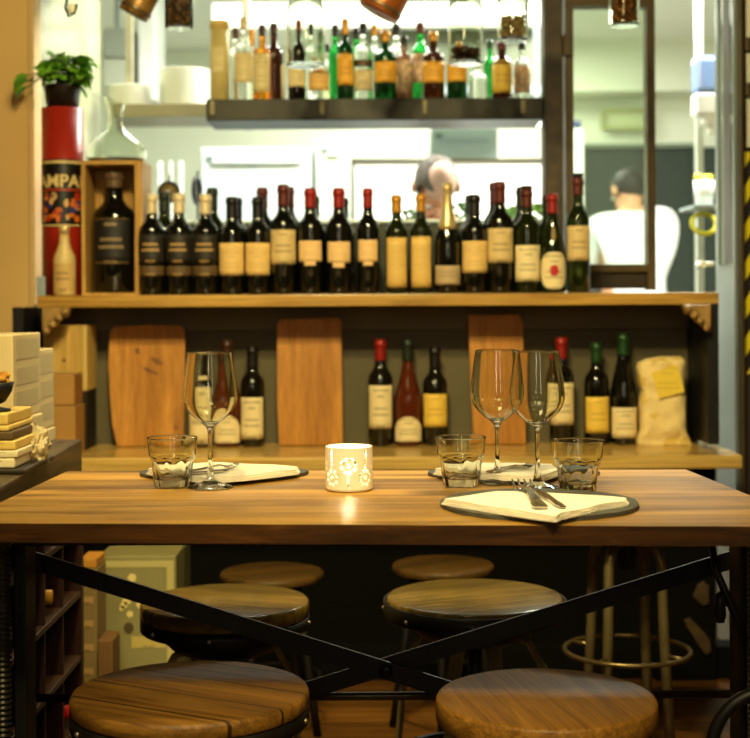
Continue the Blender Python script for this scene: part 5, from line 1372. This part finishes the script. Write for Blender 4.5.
# round badges on stems (taps) behind the pale capped bottles
def tap(px, py, rr, th, lab, m, Y=4.34):
    c = P(px, py, Y); r = rr*Y/F; t = thing('tap_badge', lab, 'tap badge', (c.x, Y, zl + 0.0005), 0, 'badges behind the pale-capped bottles'); z = c.z - zl
    b = BM(); lathe(b, [(0, -0.006), (r*0.88, -0.006), (r*0.88, -0.0035), (0, -0.0035)], 28, T(0, 0, z) @ Rz(th) @ Rx(pi/2)); part('face', b, m, t)
    b = BM(); torus(b, r*0.94, r*0.14, 36, 8, T(0, 0, z) @ Rz(th) @ Rx(pi/2)); part('rim', b, m_black, t)
    b = BM(); tube(b, [(0, 0.012, 0), (0, 0.012, z - r*0.9)], 0.0035, 8); lathe(b, [(0, 0), (0.016, 0), (0.016, 0.006), (0, 0.006)], 20); part('stem', b, m_black, t)
    b = BM(); tube(b, [(0.02*0, 0, z + r), (0.004, 0, z + r + 0.02)], 0.003, 8); part('tip', b, m_black, t)
tap(144, 188, 9, 0.9, 'dark round badge turned aside, next to the pine box', mat('badge_brown', (100, 52, 30), 0.4))
tap(169, 192, 10.5, 0.15, 'dark-rimmed round badge between the first two pale-capped bottles', mat('badge_olive', (110, 92, 56), 0.4))
tap(197, 191, 14, 1.42, 'tall dark badge seen edge-on between the second and third pale-capped bottles', m_black)
# far wall: band, door, wall cabinet, dispenser
zb1 = P(620, 91, 8.3).z
b = BM(); box(b, 0.95, 2.65, 8.3, 8.6, zb1, 2.6); struct('beam', b, m_kit)
b = BM(); box(b, P(584, 200, 8.58).x, P(693, 200, 8.58).x, 8.56, 8.6, 0.0, P(620, 148, 8.58).z, 0.004); dg_ = struct('door_2', b, m_green_door)
b = BM(); x0, x1, z1 = P(580, 200, 8.56).x, P(698, 200, 8.56).x, P(620, 144, 8.56).z
box(b, x0, x0+0.025, 8.53, 8.6, 0, z1); box(b, x1-0.025, x1, 8.53, 8.6, 0, z1); box(b, x0+0.025, x1-0.025, 8.53, 8.6, z1-0.025, z1); struct('door_frame', b, mat('far_door_frame', (120, 132, 112), 0.5), dg_)
a, c = P(603, 127.5, 8.5), P(648, 110, 8.5)
t = thing('wall_vent', 'pale yellow-framed vent grille on the far wall above the cook', 'vent', ((a.x+c.x)/2, 8.5, a.z)); w_ = (c.x-a.x)/2; h_ = c.z-a.z
b = BM(); box(b, -w_, w_, 0.03, 0.098, 0, h_, 0.004); part('body', b, mat('vent_back', (196, 204, 160), 0.5), t)
b = BM(); box(b, -w_-0.012, w_+0.012, 0.0, 0.03, -0.012, 0.008); box(b, -w_-0.012, w_+0.012, 0, 0.03, h_-0.008, h_+0.012); box(b, -w_-0.012, -w_+0.008, 0, 0.03, 0.0081, h_-0.0081); box(b, w_-0.008, w_+0.012, 0, 0.03, 0.0081, h_-0.0081); part('frame', b, mat('vent_frame', (170, 176, 116), 0.5), t)
b = BM(); box(b, P(572, 200, 6.5).x, P(584, 200, 6.5).x, 6.5, 6.6, 0, P(578, 128, 6.5).z, 0.01); solo('white_upright', b, m_white, 'bright white upright column beside the window frame, left of the far green door'.replace('left of', 'before'), 'column')
b = BM(); c = P(575, 124, 6.5); box(b, c.x-0.03, c.x+0.03, 6.5, 6.58, P(578, 128, 6.5).z+0.0005, P(578, 120, 6.5).z, 0.006); solo('blue_box', b, mat('navy_plastic', (40, 60, 110), 0.4), 'small navy box on top of the white upright column', 'box')
# partition past the green door that carries the dispenser
xp = P(697, 200, 5.6).x
b = BM(); box(b, P(699, 200, 8.58).x, 2.65, 8.55, 8.6, 0, P(620, 148, 8.58).z); struct('wall_dark_panel', b, m_green_door)
Yd_ = 5.0
c = P(707, 135, Yd_); t = thing('soap_dispenser', 'white soap dispenser with blue window hanging on a steel upright in the kitchen', 'dispenser', (c.x, Yd_, c.z)); s_ = Yd_/F
H1, H2, H3 = P(707, 117, Yd_).z - c.z, P(707, 94, Yd_).z - c.z, P(707, 58, Yd_).z - c.z
b = BM(); box(b, -13.5*s_, 14*s_, -0.05, 0.05, H1, H2, 0.012); lathe(b, [(0, H1-0.03), (9*s_, H1-0.03), (10*s_, H1-0.0005), (0, H1-0.0005)], 20, T(0.008, 0, 0)); lathe(b, [(0, 0), (5*s_, 0), (5.5*s_, H1-0.031), (0, H1-0.031)], 16, T(0.018, 0, 0)); part('body', b, m_white, t)
b = BM(); box(b, -13*s_, 13*s_, -0.048, 0.05, H2+0.0005, H3, 0.016); part('window', b, mat('blue_window', (140, 170, 226), 0.2, var=0.05), t)
b = BM(); box(b, -12*s_, 12*s_, -0.04, 0.05, H3-0.02, H3+0.004, 0.01); part('lid', b, mat('blue_lid', (96, 112, 140), 0.35), t)
b = BM(); xq = P(698, 200, 5.1).x; box(b, xq-0.012, xq+0.012, 5.06, 5.10, 0, 2.599, 0.003); solo('steel_upright', b, mat('pale_steel', (206, 214, 196), 0.35, metal=0.3), 'pale steel upright standing behind the soap dispenser', 'upright')
# shelf with bucket
Yb_ = 4.9
z = P(704, 206, Yb_).z
b = BM(); box(b, P(689, 206, Yb_).x, P(716, 206, Yb_).x, Yb_-0.07, 5.058, z-0.012, z, 0.002); solo('wire_shelf', b, m_steel, 'small steel shelf under the white tub', 'shelf')
t = thing('white_tub', 'white plastic tub stuffed with yellow cloths beside the steel door', 'tub', (P(704, 206, Yb_).x, Yb_, z + 0.0005)); r = 10.5*Yb_/F; h_ = P(704, 181, Yb_).z - z
b = BM(); lathe(b, [(0, 0), (r*0.8, 0), (r, h_), (r*0.94, h_), (r*0.76, 0.006), (0, 0.006)], 28); part('body', b, m_white, t)
b = BM()
rn = random.Random(5)
for k in range(7): sphere(b, (rn.uniform(-0.6, 0.6)*r, rn.uniform(-0.5, 0.5)*r, h_ + rn.uniform(-0.005, 0.016)), 0.014, 8, (1.2, 1, 0.7))
part('cloths', b, mat('yellow_cloth', (226, 222, 60), 0.7, var=0.3, vscale=60), t)
t2 = BM(); c = P(706, 222, Yb_)
torus(t2, 0.042, 0.008, 32, 8, T(0, 0, 0.05) @ Rx(pi/2 - 0.5)); solo('hanging_hose', t2, mat('yellow_rubber', (216, 210, 20), 0.5), 'coil of yellow hose hanging under the steel shelf by the door', 'hose', (c.x, Yb_ + 0.03, z - 0.012 - 0.098))

# ================================================================== people
def skinmesh(name, joints, bones, m, parent=None, sub=2):
    """One continuous surface grown round a jointed skeleton: joints {name: (pos, radius)}, first joint is the root."""
    me = bpy.data.meshes.new(name); ks = list(joints); ix = {k: i for i, k in enumerate(ks)}
    me.from_pydata([joints[k][0] for k in ks], [(ix[a], ix[c]) for a, c in bones], [])
    o = bpy.data.objects.new(name, me); COL.objects.link(o)
    o.modifiers.new('skin', 'SKIN').use_smooth_shade = True
    sv = me.skin_vertices[0].data
    for k in ks:
        r = joints[k][1]; sv[ix[k]].radius = r if isinstance(r, tuple) else (r, r)
        sv[ix[k]].use_root = False
    sv[0].use_root = True
    s = o.modifiers.new('soft', 'SUBSURF'); s.levels = 1; s.render_levels = sub
    dg = bpy.context.evaluated_depsgraph_get()
    md = o.modifiers['soft']; md.levels = sub
    dg.update()
    nm = bpy.data.meshes.new_from_object(o.evaluated_get(dg))
    bpy.data.objects.remove(o)
    nm.materials.clear(); nm.materials.append(m)
    return nm
m_skin = mat('skin', (206, 150, 112), 0.5)
m_jacket = mat('chef_white', (232, 236, 236), 0.75, var=0.03, vscale=12, bump=0.3, bscale=16)
m_trous = mat('dark_trousers', (40, 42, 48), 0.8)
def hand(J, B, w, d, up_, pre):
    d = d.normalized(); side = d.cross(up_).normalized()
    J[pre+'palm'] = (w + d*0.055, 0.024); B.append((pre+'wrist', pre+'palm'))
    for i, (s, L_) in enumerate(((-0.028, 0.066), (-0.010, 0.076), (0.009, 0.072), (0.027, 0.056))):
        k0, k1, k2 = (pre+'f%d%d' % (i, q) for q in range(3))
        J[k0] = (w + d*0.088 + side*s, 0.0095); J[k1] = (w + d*(0.088 + L_*0.5) + side*s*1.1 - up_*0.006, 0.0085); J[k2] = (w + d*(0.088 + L_*0.92) + side*s*1.1 - up_*0.024, 0.007)
        B += [(pre+'palm', k0), (k0, k1), (k1, k2)]
    J[pre+'t0'] = (w + d*0.035 - side*0.036, 0.011); J[pre+'t1'] = (w + d*0.07 - side*0.054 - up_*0.008, 0.009)
    B += [(pre+'palm', pre+'t0'), (pre+'t0', pre+'t1')]
def cook(label, loc, rz, head_p, neck_p, chest_p, belly_p, hip_z, arms, hair_m, face_dir, sh=0.19, scalp=False, hairscale=1.0):
    """Local frame: the cook faces +y of its own; hips over the origin."""
    V = Vector
    J, B = {}, []
    J['pelvis'] = (V((0, 0, hip_z)), (0.16, 0.115)); J['belly'] = (belly_p, (0.145, 0.11)); J['chest'] = (chest_p, (0.175, 0.12)); J['neckbase'] = (chest_p.lerp(neck_p, 0.78), (0.085, 0.072)); J['neck'] = (neck_p, 0.058)
    hd = (head_p - neck_p)
    J['skull'] = (neck_p + hd*0.75, (0.070, 0.082)); J['crown'] = (neck_p + hd*1.35, (0.064, 0.078))
    B += [('pelvis', 'belly'), ('belly', 'chest'), ('chest', 'neckbase'), ('neckbase', 'neck'), ('neck', 'skull'), ('skull', 'crown')]
    for s, nm in ((-1, 'l'), (1, 'r')):
        S, E, W_ = arms[nm]
        J[nm+'sho'] = (S, 0.066); J[nm+'elb'] = (E, 0.045); J[nm+'wrist'] = (W_, 0.029); B += [('chest', nm+'sho'), (nm+'sho', nm+'elb'), (nm+'elb', nm+'wrist')]
        hand(J, B, W_, (W_ - E), V((0, 0, 1)) if abs((W_-E).normalized().z) < 0.8 else V((0, 1, 0)), nm)
        J[nm+'hip'] = (V((s*0.095, 0, hip_z-0.08)), 0.088); J[nm+'knee'] = (V((s*0.105, 0.02, hip_z*0.5)), 0.058); J[nm+'ank'] = (V((s*0.11, -0.02, 0.085)), 0.042); J[nm+'toe'] = (V((s*0.125, 0.14, 0.035)), 0.034)
        B += [('pelvis', nm+'hip'), (nm+'hip', nm+'knee'), (nm+'knee', nm+'ank'), (nm+'ank', nm+'toe')]
    t = thing('person', label, 'person', loc, rz)
    link('body', skinmesh('body', J, B, m_skin), t)
    # jacket from the torso and the arms
    K = {k: J[k] for k in ('pelvis', 'belly', 'chest', 'neckbase')}
    K = {k: (p, tuple(v + 0.022 for v in (r if isinstance(r, tuple) else (r, r)))) for k, (p, r) in K.items()}
    K['hem'] = (V((0, 0, hip_z - 0.16)), (0.20, 0.155)); C_ = [('pelvis', 'belly'), ('belly', 'chest'), ('chest', 'neckbase'), ('pelvis', 'hem')]
    for nm in 'lr':
        S, E, W_ = arms[nm]
        K[nm+'sho'] = (S, 0.088); K[nm+'mid'] = (S.lerp(E, 0.5), 0.076); K[nm+'elb'] = (E, 0.068); K[nm+'cuff'] = (E.lerp(W_, 0.86), 0.048)
        C_ += [('chest', nm+'sho'), (nm+'sho', nm+'mid'), (nm+'mid', nm+'elb'), (nm+'elb', nm+'cuff')]
    link('jacket', skinmesh('jacket', K, C_, m_jacket), t)
    Q = {'pelvis': (V((0, 0, hip_z)), (0.165, 0.12))}; D = []
    for s, nm in ((-1, 'l'), (1, 'r')):
        Q[nm+'hip'] = (J[nm+'hip'][0], 0.100); Q[nm+'knee'] = (J[nm+'knee'][0], 0.074); Q[nm+'hemt'] = (J[nm+'ank'][0] + V((0, 0, 0.02)), 0.064); D += [('pelvis', nm+'hip'), (nm+'hip', nm+'knee'), (nm+'knee', nm+'hemt')]
    link('trousers', skinmesh('trousers', Q, D, m_trous), t)
    for s, nm in ((-1, 'l'), (1, 'r')):
        b = BM(); p = J[nm+'ank'][0]; sphere(b, (p.x, p.y + 0.07, 0.045), 0.05, 16, (0.95, 2.5, 0.88)); part('shoe', b, m_black, t)
    # head details in the frame of the head
    hz = hd.normalized(); f = face_dir.normalized(); f = (f - hz*f.dot(hz)).normalized(); sx = f.cross(hz)
    M_ = Matrix((( *sx, 0), (*f, 0), (*hz, 0), (0, 0, 0, 1))).transposed(); M_ = T(neck_p + hd*1.02) @ M_
    b = BM(); sphere(b, (0, -0.018, 0.030), 0.093*hairscale, 24, (0.90, 1.04, 1.0), M_)
    for v in list(b.verts):
        q = M_.inverted() @ v.co
        if (q.y > 0.035 and q.z < 0.062) or q.z < -0.055: b.verts.remove(v)
    for v in b.verts:
        q = v.co*38; v.co += (v.co - M_ @ V((0, 0, 0.02))).normalized()*0.007*noise.noise(q)
    hr = part('hair', b, hair_m, t)
    if scalp:
        b = BM(); sphere(b, (-0.012, -0.002, 0.050), 0.078, 20, (0.78, 0.9, 1.0), M_); part('bald_patch', b, mat('scalp', (188, 150, 128), 0.5), t)
    for s in (-1, 1):
        b = BM(); sphere(b, (s*0.079, -0.005, 0.0), 0.026, 12, (0.4, 0.8, 1.2), M_); part('ear', b, m_skin, t)
        b = BM(); sphere(b, (s*0.03, 0.083, 0.012), 0.0115, 12, (1, 0.6, 0.8), M_); e = part('eye', b, mat('eye_white', (230, 226, 216), 0.2), t)
        b = BM(); sphere(b, (s*0.03, 0.0895, 0.012), 0.0055, 10, (1, 0.5, 1), M_); part('iris', b, m_black, e)
    b = BM(); sphere(b, (0, 0.093, -0.016), 0.017, 12, (0.8, 0.9, 1.5), M_); part('nose', b, m_skin, t)
    b = BM(); sphere(b, (0, 0.083, -0.052), 0.022, 12, (1.1, 0.35, 0.3), M_); part('mouth', b, mat('lips', (160, 80, 70), 0.5), t)
    return t
V = Vector
# cook seen from behind at the far worktop, one elbow lifted
c = P(634, 300, 7.0)
cook('person in white jacket seen from behind, dark hair, one arm raised at the elbow', (c.x, 7.0, 0), radians(4),
     V((-0.005, 0.10, 1.595)), V((0.0, 0.06, 1.515)), V((0.0, 0.02, 1.36)), V((0, 0.01, 1.14)), 0.95,
     {'l': (V((-0.175, 0.02, 1.40)), V((-0.235, 0.12, 1.17)), V((-0.10, 0.34, 1.14))), 'r': (V((0.175, 0.03, 1.41)), V((0.20, 0.15, 1.47)), V((0.08, 0.36, 1.50)))},
     mat('dark_hair', (30, 22, 18), 0.6, var=0.3, vscale=60), V((-0.35, 1, -0.1)))
# grey haired cook bending over the pass, facing the dining room
c = P(434, 300, 5.2)
cook('person with grey hair and white jacket bowing over the pass, head down, facing the bar', (c.x, 5.25, 0), pi,
     V((0.0, 0.27, 1.455)), V((0, 0.16, 1.40)), V((0, 0.08, 1.22)), V((0, 0.03, 1.05)), 0.90,
     {'l': (V((-0.20, 0.09, 1.27)), V((-0.25, 0.14, 1.02)), V((-0.10, 0.33, 1.08))), 'r': (V((0.20, 0.09, 1.27)), V((0.25, 0.14, 1.02)), V((0.10, 0.33, 1.08)))},
     mat('grey_hair', (84, 76, 68), 0.7, var=0.55, vscale=45), V((0, 0.6, -1.0)), hairscale=0.94, scalp=True)

# ================================================================== side cabinet with wine rack
ZCAB = 0.765
A_ = P(83, 438, 3.0); A_ = Vector((A_.x, 3.0))
m_cabt = wood('dark_worn_board', (44, 34, 18), (112, 90, 50), 'Y', 0.45, 0.1, 1.0, plank=0.5, seam=0.0, bump=0.3)
m_rack = mat('dark_red_rack', (40, 16, 11), 0.45, var=0.3, vscale=10)
e0, e1 = Vector((-0.597, 2.2)), Vector((-0.630, 3.0))
cabn = thing('side_cabinet', 'dark side cabinet with a bottle rack below, against the table end', 'cabinet', (-0.9, 2.58, 0))
o_ = Vector((0.9, -2.58))
def L2(v): return (v.x + o_.x, v.y + o_.y)
b = BM(); prism(b, [L2(e0), L2(e1), L2(Vector((-1.25, 3.0))), L2(Vector((-1.25, 2.2)))], ZCAB-0.069, ZCAB, 'XY', 0.003); part('top_board', b, m_cabt, cabn)
b = BM(); box(b, -0.34, -0.3, -0.40, 0.40, 0.0, ZCAB-0.0695); part('back_panel', b, m_black, cabn)
for y0, y1 in ((-0.415, -0.39), (0.385, 0.41)):
    b = BM(); box(b, -0.3, 0.275, y0, y1, 0, ZCAB-0.0695, 0.002); part('side_panel', b, m_rack, cabn)
xr = 0.275
nb = 5
for k in range(1, nb):
    y = -0.39 + 0.775*k/nb; b = BM(); box(b, xr-0.25, xr-0.004, y-0.005, y+0.005, 0.03, ZCAB-0.072, 0.001); part('divider', b, m_rack, cabn)
for k in range(0, 5):
    z = 0.03 + 0.135*k; b = BM(); box(b, xr-0.26, xr-0.001, -0.389, 0.384, z, z+0.012, 0.002); part('rack_shelf', b, mat('rack_shelf_wood', (58, 36, 20), 0.45, var=0.2, vscale=12), cabn)
# bottles lying in the rack, necks towards the room
def lying(y, z, cap, lab):
    t = thing('wine_bottle', lab, 'wine bottle', (-0.9 + xr - 0.279, 2.58 + y, z + 0.036), 0, 'wine bottles lying in the rack'); H, R = 0.27, 0.0345
    M_ = Ry(pi/2)
    b = BM(); pr = [(0, 0.004), (R*0.9, 0), (R, 0.006)] + [(R*k, H*q) for q, k in PROF['bordeaux']]; rn = R*0.385; pr += [(rn, H*0.985), (0, H*0.985)]
    lathe(b, pr, 24, M_); part('bottle_glass', b, g_dark, t)
    b = BM(); lathe(b, [(rn+0.0008, H*0.80), (rn+0.0012, H), (0, H*1.004)], 20, M_); part('capsule', b, cap, t)
bay = lambda k: -0.39 + 0.775*(k+0.5)/nb
sh = lambda k: 0.0425 + 0.135*k
lying(bay(3), sh(4), k_gold, 'gold-capped bottle lying highest in the dark rack, under the cabinet top')
lying(bay(3), sh(3), k_gold, 'gold-capped bottle lying in the middle rows of the dark rack')
lying(bay(2), sh(2), capm('bright_red', (190, 20, 18)), 'red-capped bottle lying low in the dark rack')
lying(bay(2), sh(4), k_foil, 'pale-capped bottle lying in the top row of the dark rack')
lying(bay(1), sh(3), k_maroon, 'maroon-capped bottle lying in the dark rack nearest the table column')
lying(bay(4), sh(1), capm('bright_red', (190, 20, 18)), 'red-capped bottle lying lowest in the dark rack')

# ------------------------------------------------------------------ on the side cabinet
m_carton = mat('white_carton', (226, 204, 150), 0.7, var=0.05, vscale=10)
m_print = printed('carton_print', (222, 202, 150), (96, 92, 74), lines=7, amount=0.9)
def carton(x0, x1, y0, y1, z0, h, lab, m, printm=None, cat='carton', name='carton', rz=0.0):
    t = thing(name, lab, cat, ((x0+x1)/2, (y0+y1)/2, z0), rz, None)
    w_, d_ = (x1-x0)/2, (y1-y0)/2
    b = BM(); box(b, -w_, w_, -d_, d_, 0, h, 0.003); part('body', b, m, t)
    b = BM(); box(b, -w_*0.98, w_*0.98, -0.001, 0.001, h+0.0002, h+0.0012); part('lid_seam', b, mat('carton_seam', (170, 150, 104), 0.7), t)
    if printm:
        # printing on the face towards the room: panels in rows
        for k, (q0, q1) in enumerate(((0.12, 0.32), (0.40, 0.60), (0.70, 0.94))):
            b = BM(); box(b, w_+0.0002, w_+0.0008, -d_*0.8, d_*0.8, h*q0, h*q1); part('print', b, printm, t)
    return t
m_pr = printed('print_panel', (206, 188, 140), (110, 104, 84), lines=4, amount=0.9)
z1 = ZCAB + 0.0006
carton(-0.92, -0.672, 2.66, 2.83, z1, 0.070, 'low white carton directly on the side cabinet, under the largest printed carton', m_carton)
h1 = P(12, 335, 2.63).z - z1 - 0.072
carton(-0.93, -0.680, 2.63, 2.845, z1 + 0.072, h1, 'largest white printed carton, on top of the low carton on the side cabinet', m_carton, m_pr)
carton(-0.90, -0.684, 2.862, 2.99, z1, 0.028, 'flat white carton at the back of the side cabinet, under the second printed carton', m_carton)
h2 = P(40, 350, 2.86).z - z1 - 0.03
carton(-0.90, -0.688, 2.855, 2.995, z1 + 0.0295, h2, 'second white printed carton, standing behind the largest one', m_carton, m_pr)
# pile of packets
m_pk = [printed('packet_yellow', (230, 196, 100), (150, 110, 30), lines=3, amount=0.6), printed('packet_white', (232, 214, 166), (120, 100, 60), lines=3, amount=0.5), printed('packet_dark', (96, 74, 34), (216, 180, 90), lines=3, amount=0.8)]
rn = random.Random(9); z = ZCAB + 0.0006
x_r = P(27, 465, 2.48).x
b = BM(); box(b, -0.16, 0.0, -0.11, 0.11, 0, 0.008, 0.003); solo('dark_tray', b, mat('dark_tray', (40, 34, 24), 0.4), 'dark flat tray under the pile of packets', 'tray', (P(36, 467, 2.47).x, 2.50, z), 0)
z += 0.0086
names = ['bottom packet of the pile', 'second packet from the bottom of the pile', 'third packet from the bottom of the pile', 'fourth packet from the bottom of the pile', 'fifth packet of the pile, second from the top', 'topmost yellow packet of the pile']
hs = [0.017, 0.013, 0.016, 0.015, 0.010, 0.020]
for k in range(6):
    w_ = 0.15 + rn.uniform(-0.01, 0.012)
    b = BM(); box(b, -w_, 0, -0.085, 0.085, 0, hs[k], 0.004, seg=3)
    solo('paper_packet', b, m_pk[[1, 1, 0, 2, 0, 0][k]], names[k] + ' on the dark tray', 'packet', (x_r + rn.uniform(-0.006, 0.004) - (0.012 if k > 3 else 0), 2.49, z), 0, 'packets piled on the dark tray')
    z += hs[k] + 0.0006
# crumpled clear bag and its twist tie
c = P(45, 455, 2.56); b = BM()
bmesh.ops.create_icosphere(b, subdivisions=4, radius=1.0)
for v in b.verts:
    d = v.co.normalized(); k = 1 + 0.35*noise.noise(d*2.2 + Vector((3, 1, 2))) + 0.18*noise.noise(d*6.1)
    v.co = Vector((d.x*0.026*k, d.y*0.05*k, max(0, d.z*0.042*k + 0.024)))
for f in b.faces: f.smooth = False
solo('plastic_bag', b, mat('crumpled_plastic', (226, 206, 156), 0.25, trans=0.35, ior=1.2), 'crumpled pale plastic bag beside the pile of packets', 'bag', (P(37, 455, 2.58).x, 2.56, ZCAB + 0.0006))
b = BM(); pts = [P(56, 456, 2.52), P(60, 458, 2.51), P(64, 461, 2.50), P(67, 463.5, 2.49)]
o0 = P(56, 456, 2.52); 
q0 = Z(50, 463, ZCAB+0.002)
tube(b, [(0, 0, 0.001), (0.012, -0.004, 0.006), (0.024, -0.012, 0.006), (0.033, -0.03, 0.001)], 0, 4, flat=(0.0016, 0.004)); solo('twist_tie', b, mat('twist_tie', (232, 214, 150), 0.6), 'pale twist tie lying on the dark cabinet edge', 'twist tie', (-0.642, 2.47, ZCAB + 0.001))
# bowl with bread hung on the carton side: stands on the topmost packet
zb_ = z
t = thing('dark_bowl', 'small dark bowl of golden crisps on a stem stand at the picture edge'.replace(' at the picture edge', ' over the packets'), 'bowl', (P(-4, 380, 2.45).x, 2.45, z))
hb = P(0, 405, 2.45).z - z
b = BM(); lathe(b, [(0, 0), (0.025, 0), (0.025, 0.004), (0.005, 0.008), (0.004, hb), (0.016, hb+0.006), (0.027, hb+0.024), (0.031, hb+0.040), (0.028, hb+0.040), (0.024, hb+0.026), (0, hb+0.012)], 32); part('bowl', b, m_black, t)
b = BM()
for k in range(9): sphere(b, (0.015*cos(k*0.8), 0.015*sin(k*0.8), hb+0.040 + 0.006*(k % 3)), 0.010, 8, (1, 0.8, 0.7))
part('crisps', b, mat('golden_crisps', (214, 150, 44), 0.6, var=0.3, vscale=60), t)

# ------------------------------------------------------------------ brown cartons and the big wooden case in the niche
m_brown = mat('brown_cardboard', (160, 116, 56), 0.7, var=0.08, vscale=12)
xa, xb = P(40, 420, 3.76).x, P(77, 420, 3.76).x
hA = P(70, 406, 3.74).z - ZC
carton(xa, xb, 3.74, 3.86, ZC + 0.0005, hA - 0.001, 'lower brown cardboard carton at the end of the pale counter', m_brown)
carton(xa, xb - 0.004, 3.745, 3.855, ZC + 0.0015 + hA, P(70, 374, 3.745).z - ZC - hA - 0.002, 'upper brown cardboard carton at the end of the pale counter', m_brown, printed('brown_print', (150, 96, 44), (60, 36, 20), lines=3, amount=0.9))
xa, xb = P(43.5, 380, 3.9).x, P(87, 380, 3.9).x
zB = P(60, 391, 3.9).z
b = BM(); box(b, -(xb-xa)/2, (xb-xa)/2-0.003, 0, 0.14, 0, zB-ZC-0.002, 0.002); solo('black_crate', b, m_black, 'black crate on the counter behind the brown cartons', 'crate', ((xa+xb)/2, 3.905, ZC + 0.0005))
t = thing('wooden_case', 'pale yellow wooden wine case standing on the black crate', 'wooden case', ((xa+xb)/2, 3.9, zB)); w_ = (xb-xa)/2; h_ = P(60, 325.5, 3.9).z - zB
m_case = wood('pale_case', (186, 146, 72), (212, 174, 96), 'Z', 0.5, 0, 0.8)
b = BM(); box(b, -w_, w_-0.0125, 0.0, 0.14, 0, h_, 0.002); part('body', b, m_case, t)
b = BM(); box(b, w_-0.012, w_, 0.0, 0.14, 0, h_, 0.002); part('side_batten', b, mat('case_batten', (196, 168, 96), 0.5), t)
b = BM(); sphere(b, (-w_*0.05, -0.001, h_*0.47), 0.005, 10, (1, 0.4, 1)); part('knot', b, mat('case_knot', (110, 70, 30), 0.6), t)

# ------------------------------------------------------------------ cartons on the floor beneath
Yf = 3.35
def floorbox(px0, px1, py0, Y, d_, lab, m, rz=0.0, name='carton'):
    a, c = P(px0, py0, Y), P(px1, py0, Y)
    t = thing(name, lab, 'carton', ((a.x+c.x)/2, Y, 0), rz); w_ = (c.x-a.x)/2
    b = BM(); box(b, -w_, w_, 0, d_, 0, a.z, 0.004); part('body', b, m, t)
    return t, w_, a.z
m_yc = mat('yellow_carton', (124, 116, 74), 0.6, var=0.1, vscale=8)
t, w_, h_ = floorbox(98, 176, 556, 3.36, 0.15, 'large yellowish printed carton with pale border standing on the floor under the table', m_yc)
b = BM(); box(b, w_-0.022, w_-0.006, -0.0012, -0.0002, 0.05, h_-0.012); box(b, -w_+0.006, w_-0.0222, -0.0012, -0.0002, h_-0.028, h_-0.012); part('border', b, mat('carton_border', (168, 156, 100), 0.6), t)
rn = random.Random(3)
for k in range(9):
    cx_, cz_, r = rn.uniform(-w_*0.4, w_*0.5), h_ - rn.uniform(0.05, 0.14), rn.uniform(0.006, 0.013)
    b = BM(); prism(b, [(cx_ + r*cos(q*pi/5)*(1 if q % 2 else 0.75), cz_ + r*sin(q*pi/5)*(1 if q % 2 else 0.75)) for q in range(10)], -0.0010, -0.0004, 'XZ')
    part('leaf_print', b, mat('carton_leaf_print', (206, 186, 120), 0.6), t)
b = BM(); zq = P(140, 643, 3.36).z; box(b, -w_*0.15, w_*0.72, -0.0010, -0.0003, zq-0.012, zq+0.016); part('lettering_band', b, printed('faint_lettering', (170, 150, 84), (120, 106, 60), lines=2, amount=0.7), t)
b = BM(); zq = P(128, 628, 3.36).z; prism(b, [(-w_*0.22 + 0.012*cos(q*pi/6), zq + 0.014*sin(q*pi/6)) for q in range(12)], -0.0011, -0.0004, 'XZ'); part('seal_print', b, mat('dark_seal', (70, 58, 34), 0.6), t)
floorbox(112, 183, 549, 3.56, 0.14, 'dull green carton standing close behind the printed carton on the floor', mat('dull_green_carton', (96, 94, 54), 0.6, var=0.1))
t, w_, h_ = floorbox(78, 97, 569, 3.24, 0.11, 'tan carton with printed side standing beside the wine rack on the floor', mat('tan_carton', (128, 104, 62), 0.7, var=0.06))
for k in range(5):
    z = h_ - 0.08 - 0.055*k; b = BM(); box(b, -w_*0.7, w_*0.6, -0.0012, -0.0004, z, z+0.016); part('print', b, printed('tan_print', (170, 132, 76), (110, 84, 48), lines=2, amount=0.8), t)
b = BM(); box(b, -w_+0.002, w_-0.002, 0.0, 0.10, 0.0, 0.022, 0.004); solo('orange_packet', b, mat('orange_packet', (190, 130, 40), 0.6), 'small orange packet on top of the tan carton beside the wine rack', 'packet', (t.location.x, 3.245, h_ + 0.0005))
floorbox(97.5, 113, 640, 3.2, 0.09, 'low brown carton on the floor before the printed carton', mat('dark_cardboard', (104, 72, 34), 0.7, var=0.1, vscale=12))
# dark panel with worn gilt carving at the end of the counter base
a, c = P(655, 560, 3.88), P(716, 560, 3.88)
b = BM(); box(b, -(c.x-a.x)/2, (c.x-a.x)/2, 0, 0.016, 0, ZC-0.04, 0.002)
t = thing('base_panel', 'dark end panel of the counter base with worn gilt carving', 'panel', ((a.x+c.x)/2, 3.88, 0)); part('board', b, m_void, t)
for nm, pts in (('carved_leaf', ((693, 596), (697, 586), (703, 581), (709, 586), (707, 595), (709, 603), (703, 606), (698, 602))), ('carved_spray', ((684, 620), (690, 618), (696, 626), (704, 632), (710, 640), (711, 652), (706, 655), (699, 646), (692, 634), (687, 628)))):
    b = BM(); prism(b, [((P(x_, y_, 3.872).x - t.location.x), P(x_, y_, 3.872).z) for x_, y_ in pts], -0.012, -0.0003, 'XZ', 0.004)
    part(nm, b, mat('dull_gilt', (66, 50, 26), 0.5, var=0.4, vscale=40), t)
# pale blue-grey lower panel of the kitchen side, beyond the counter end
b = BM(); box(b, P(713, 600, 4.4).x, 1.35, 4.42, 4.46, 0, 0.9, 0.004); solo('grey_appliance', b, mat('grey_appliance', (150, 160, 152), 0.5), 'pale grey appliance front beyond the counter end', 'appliance')
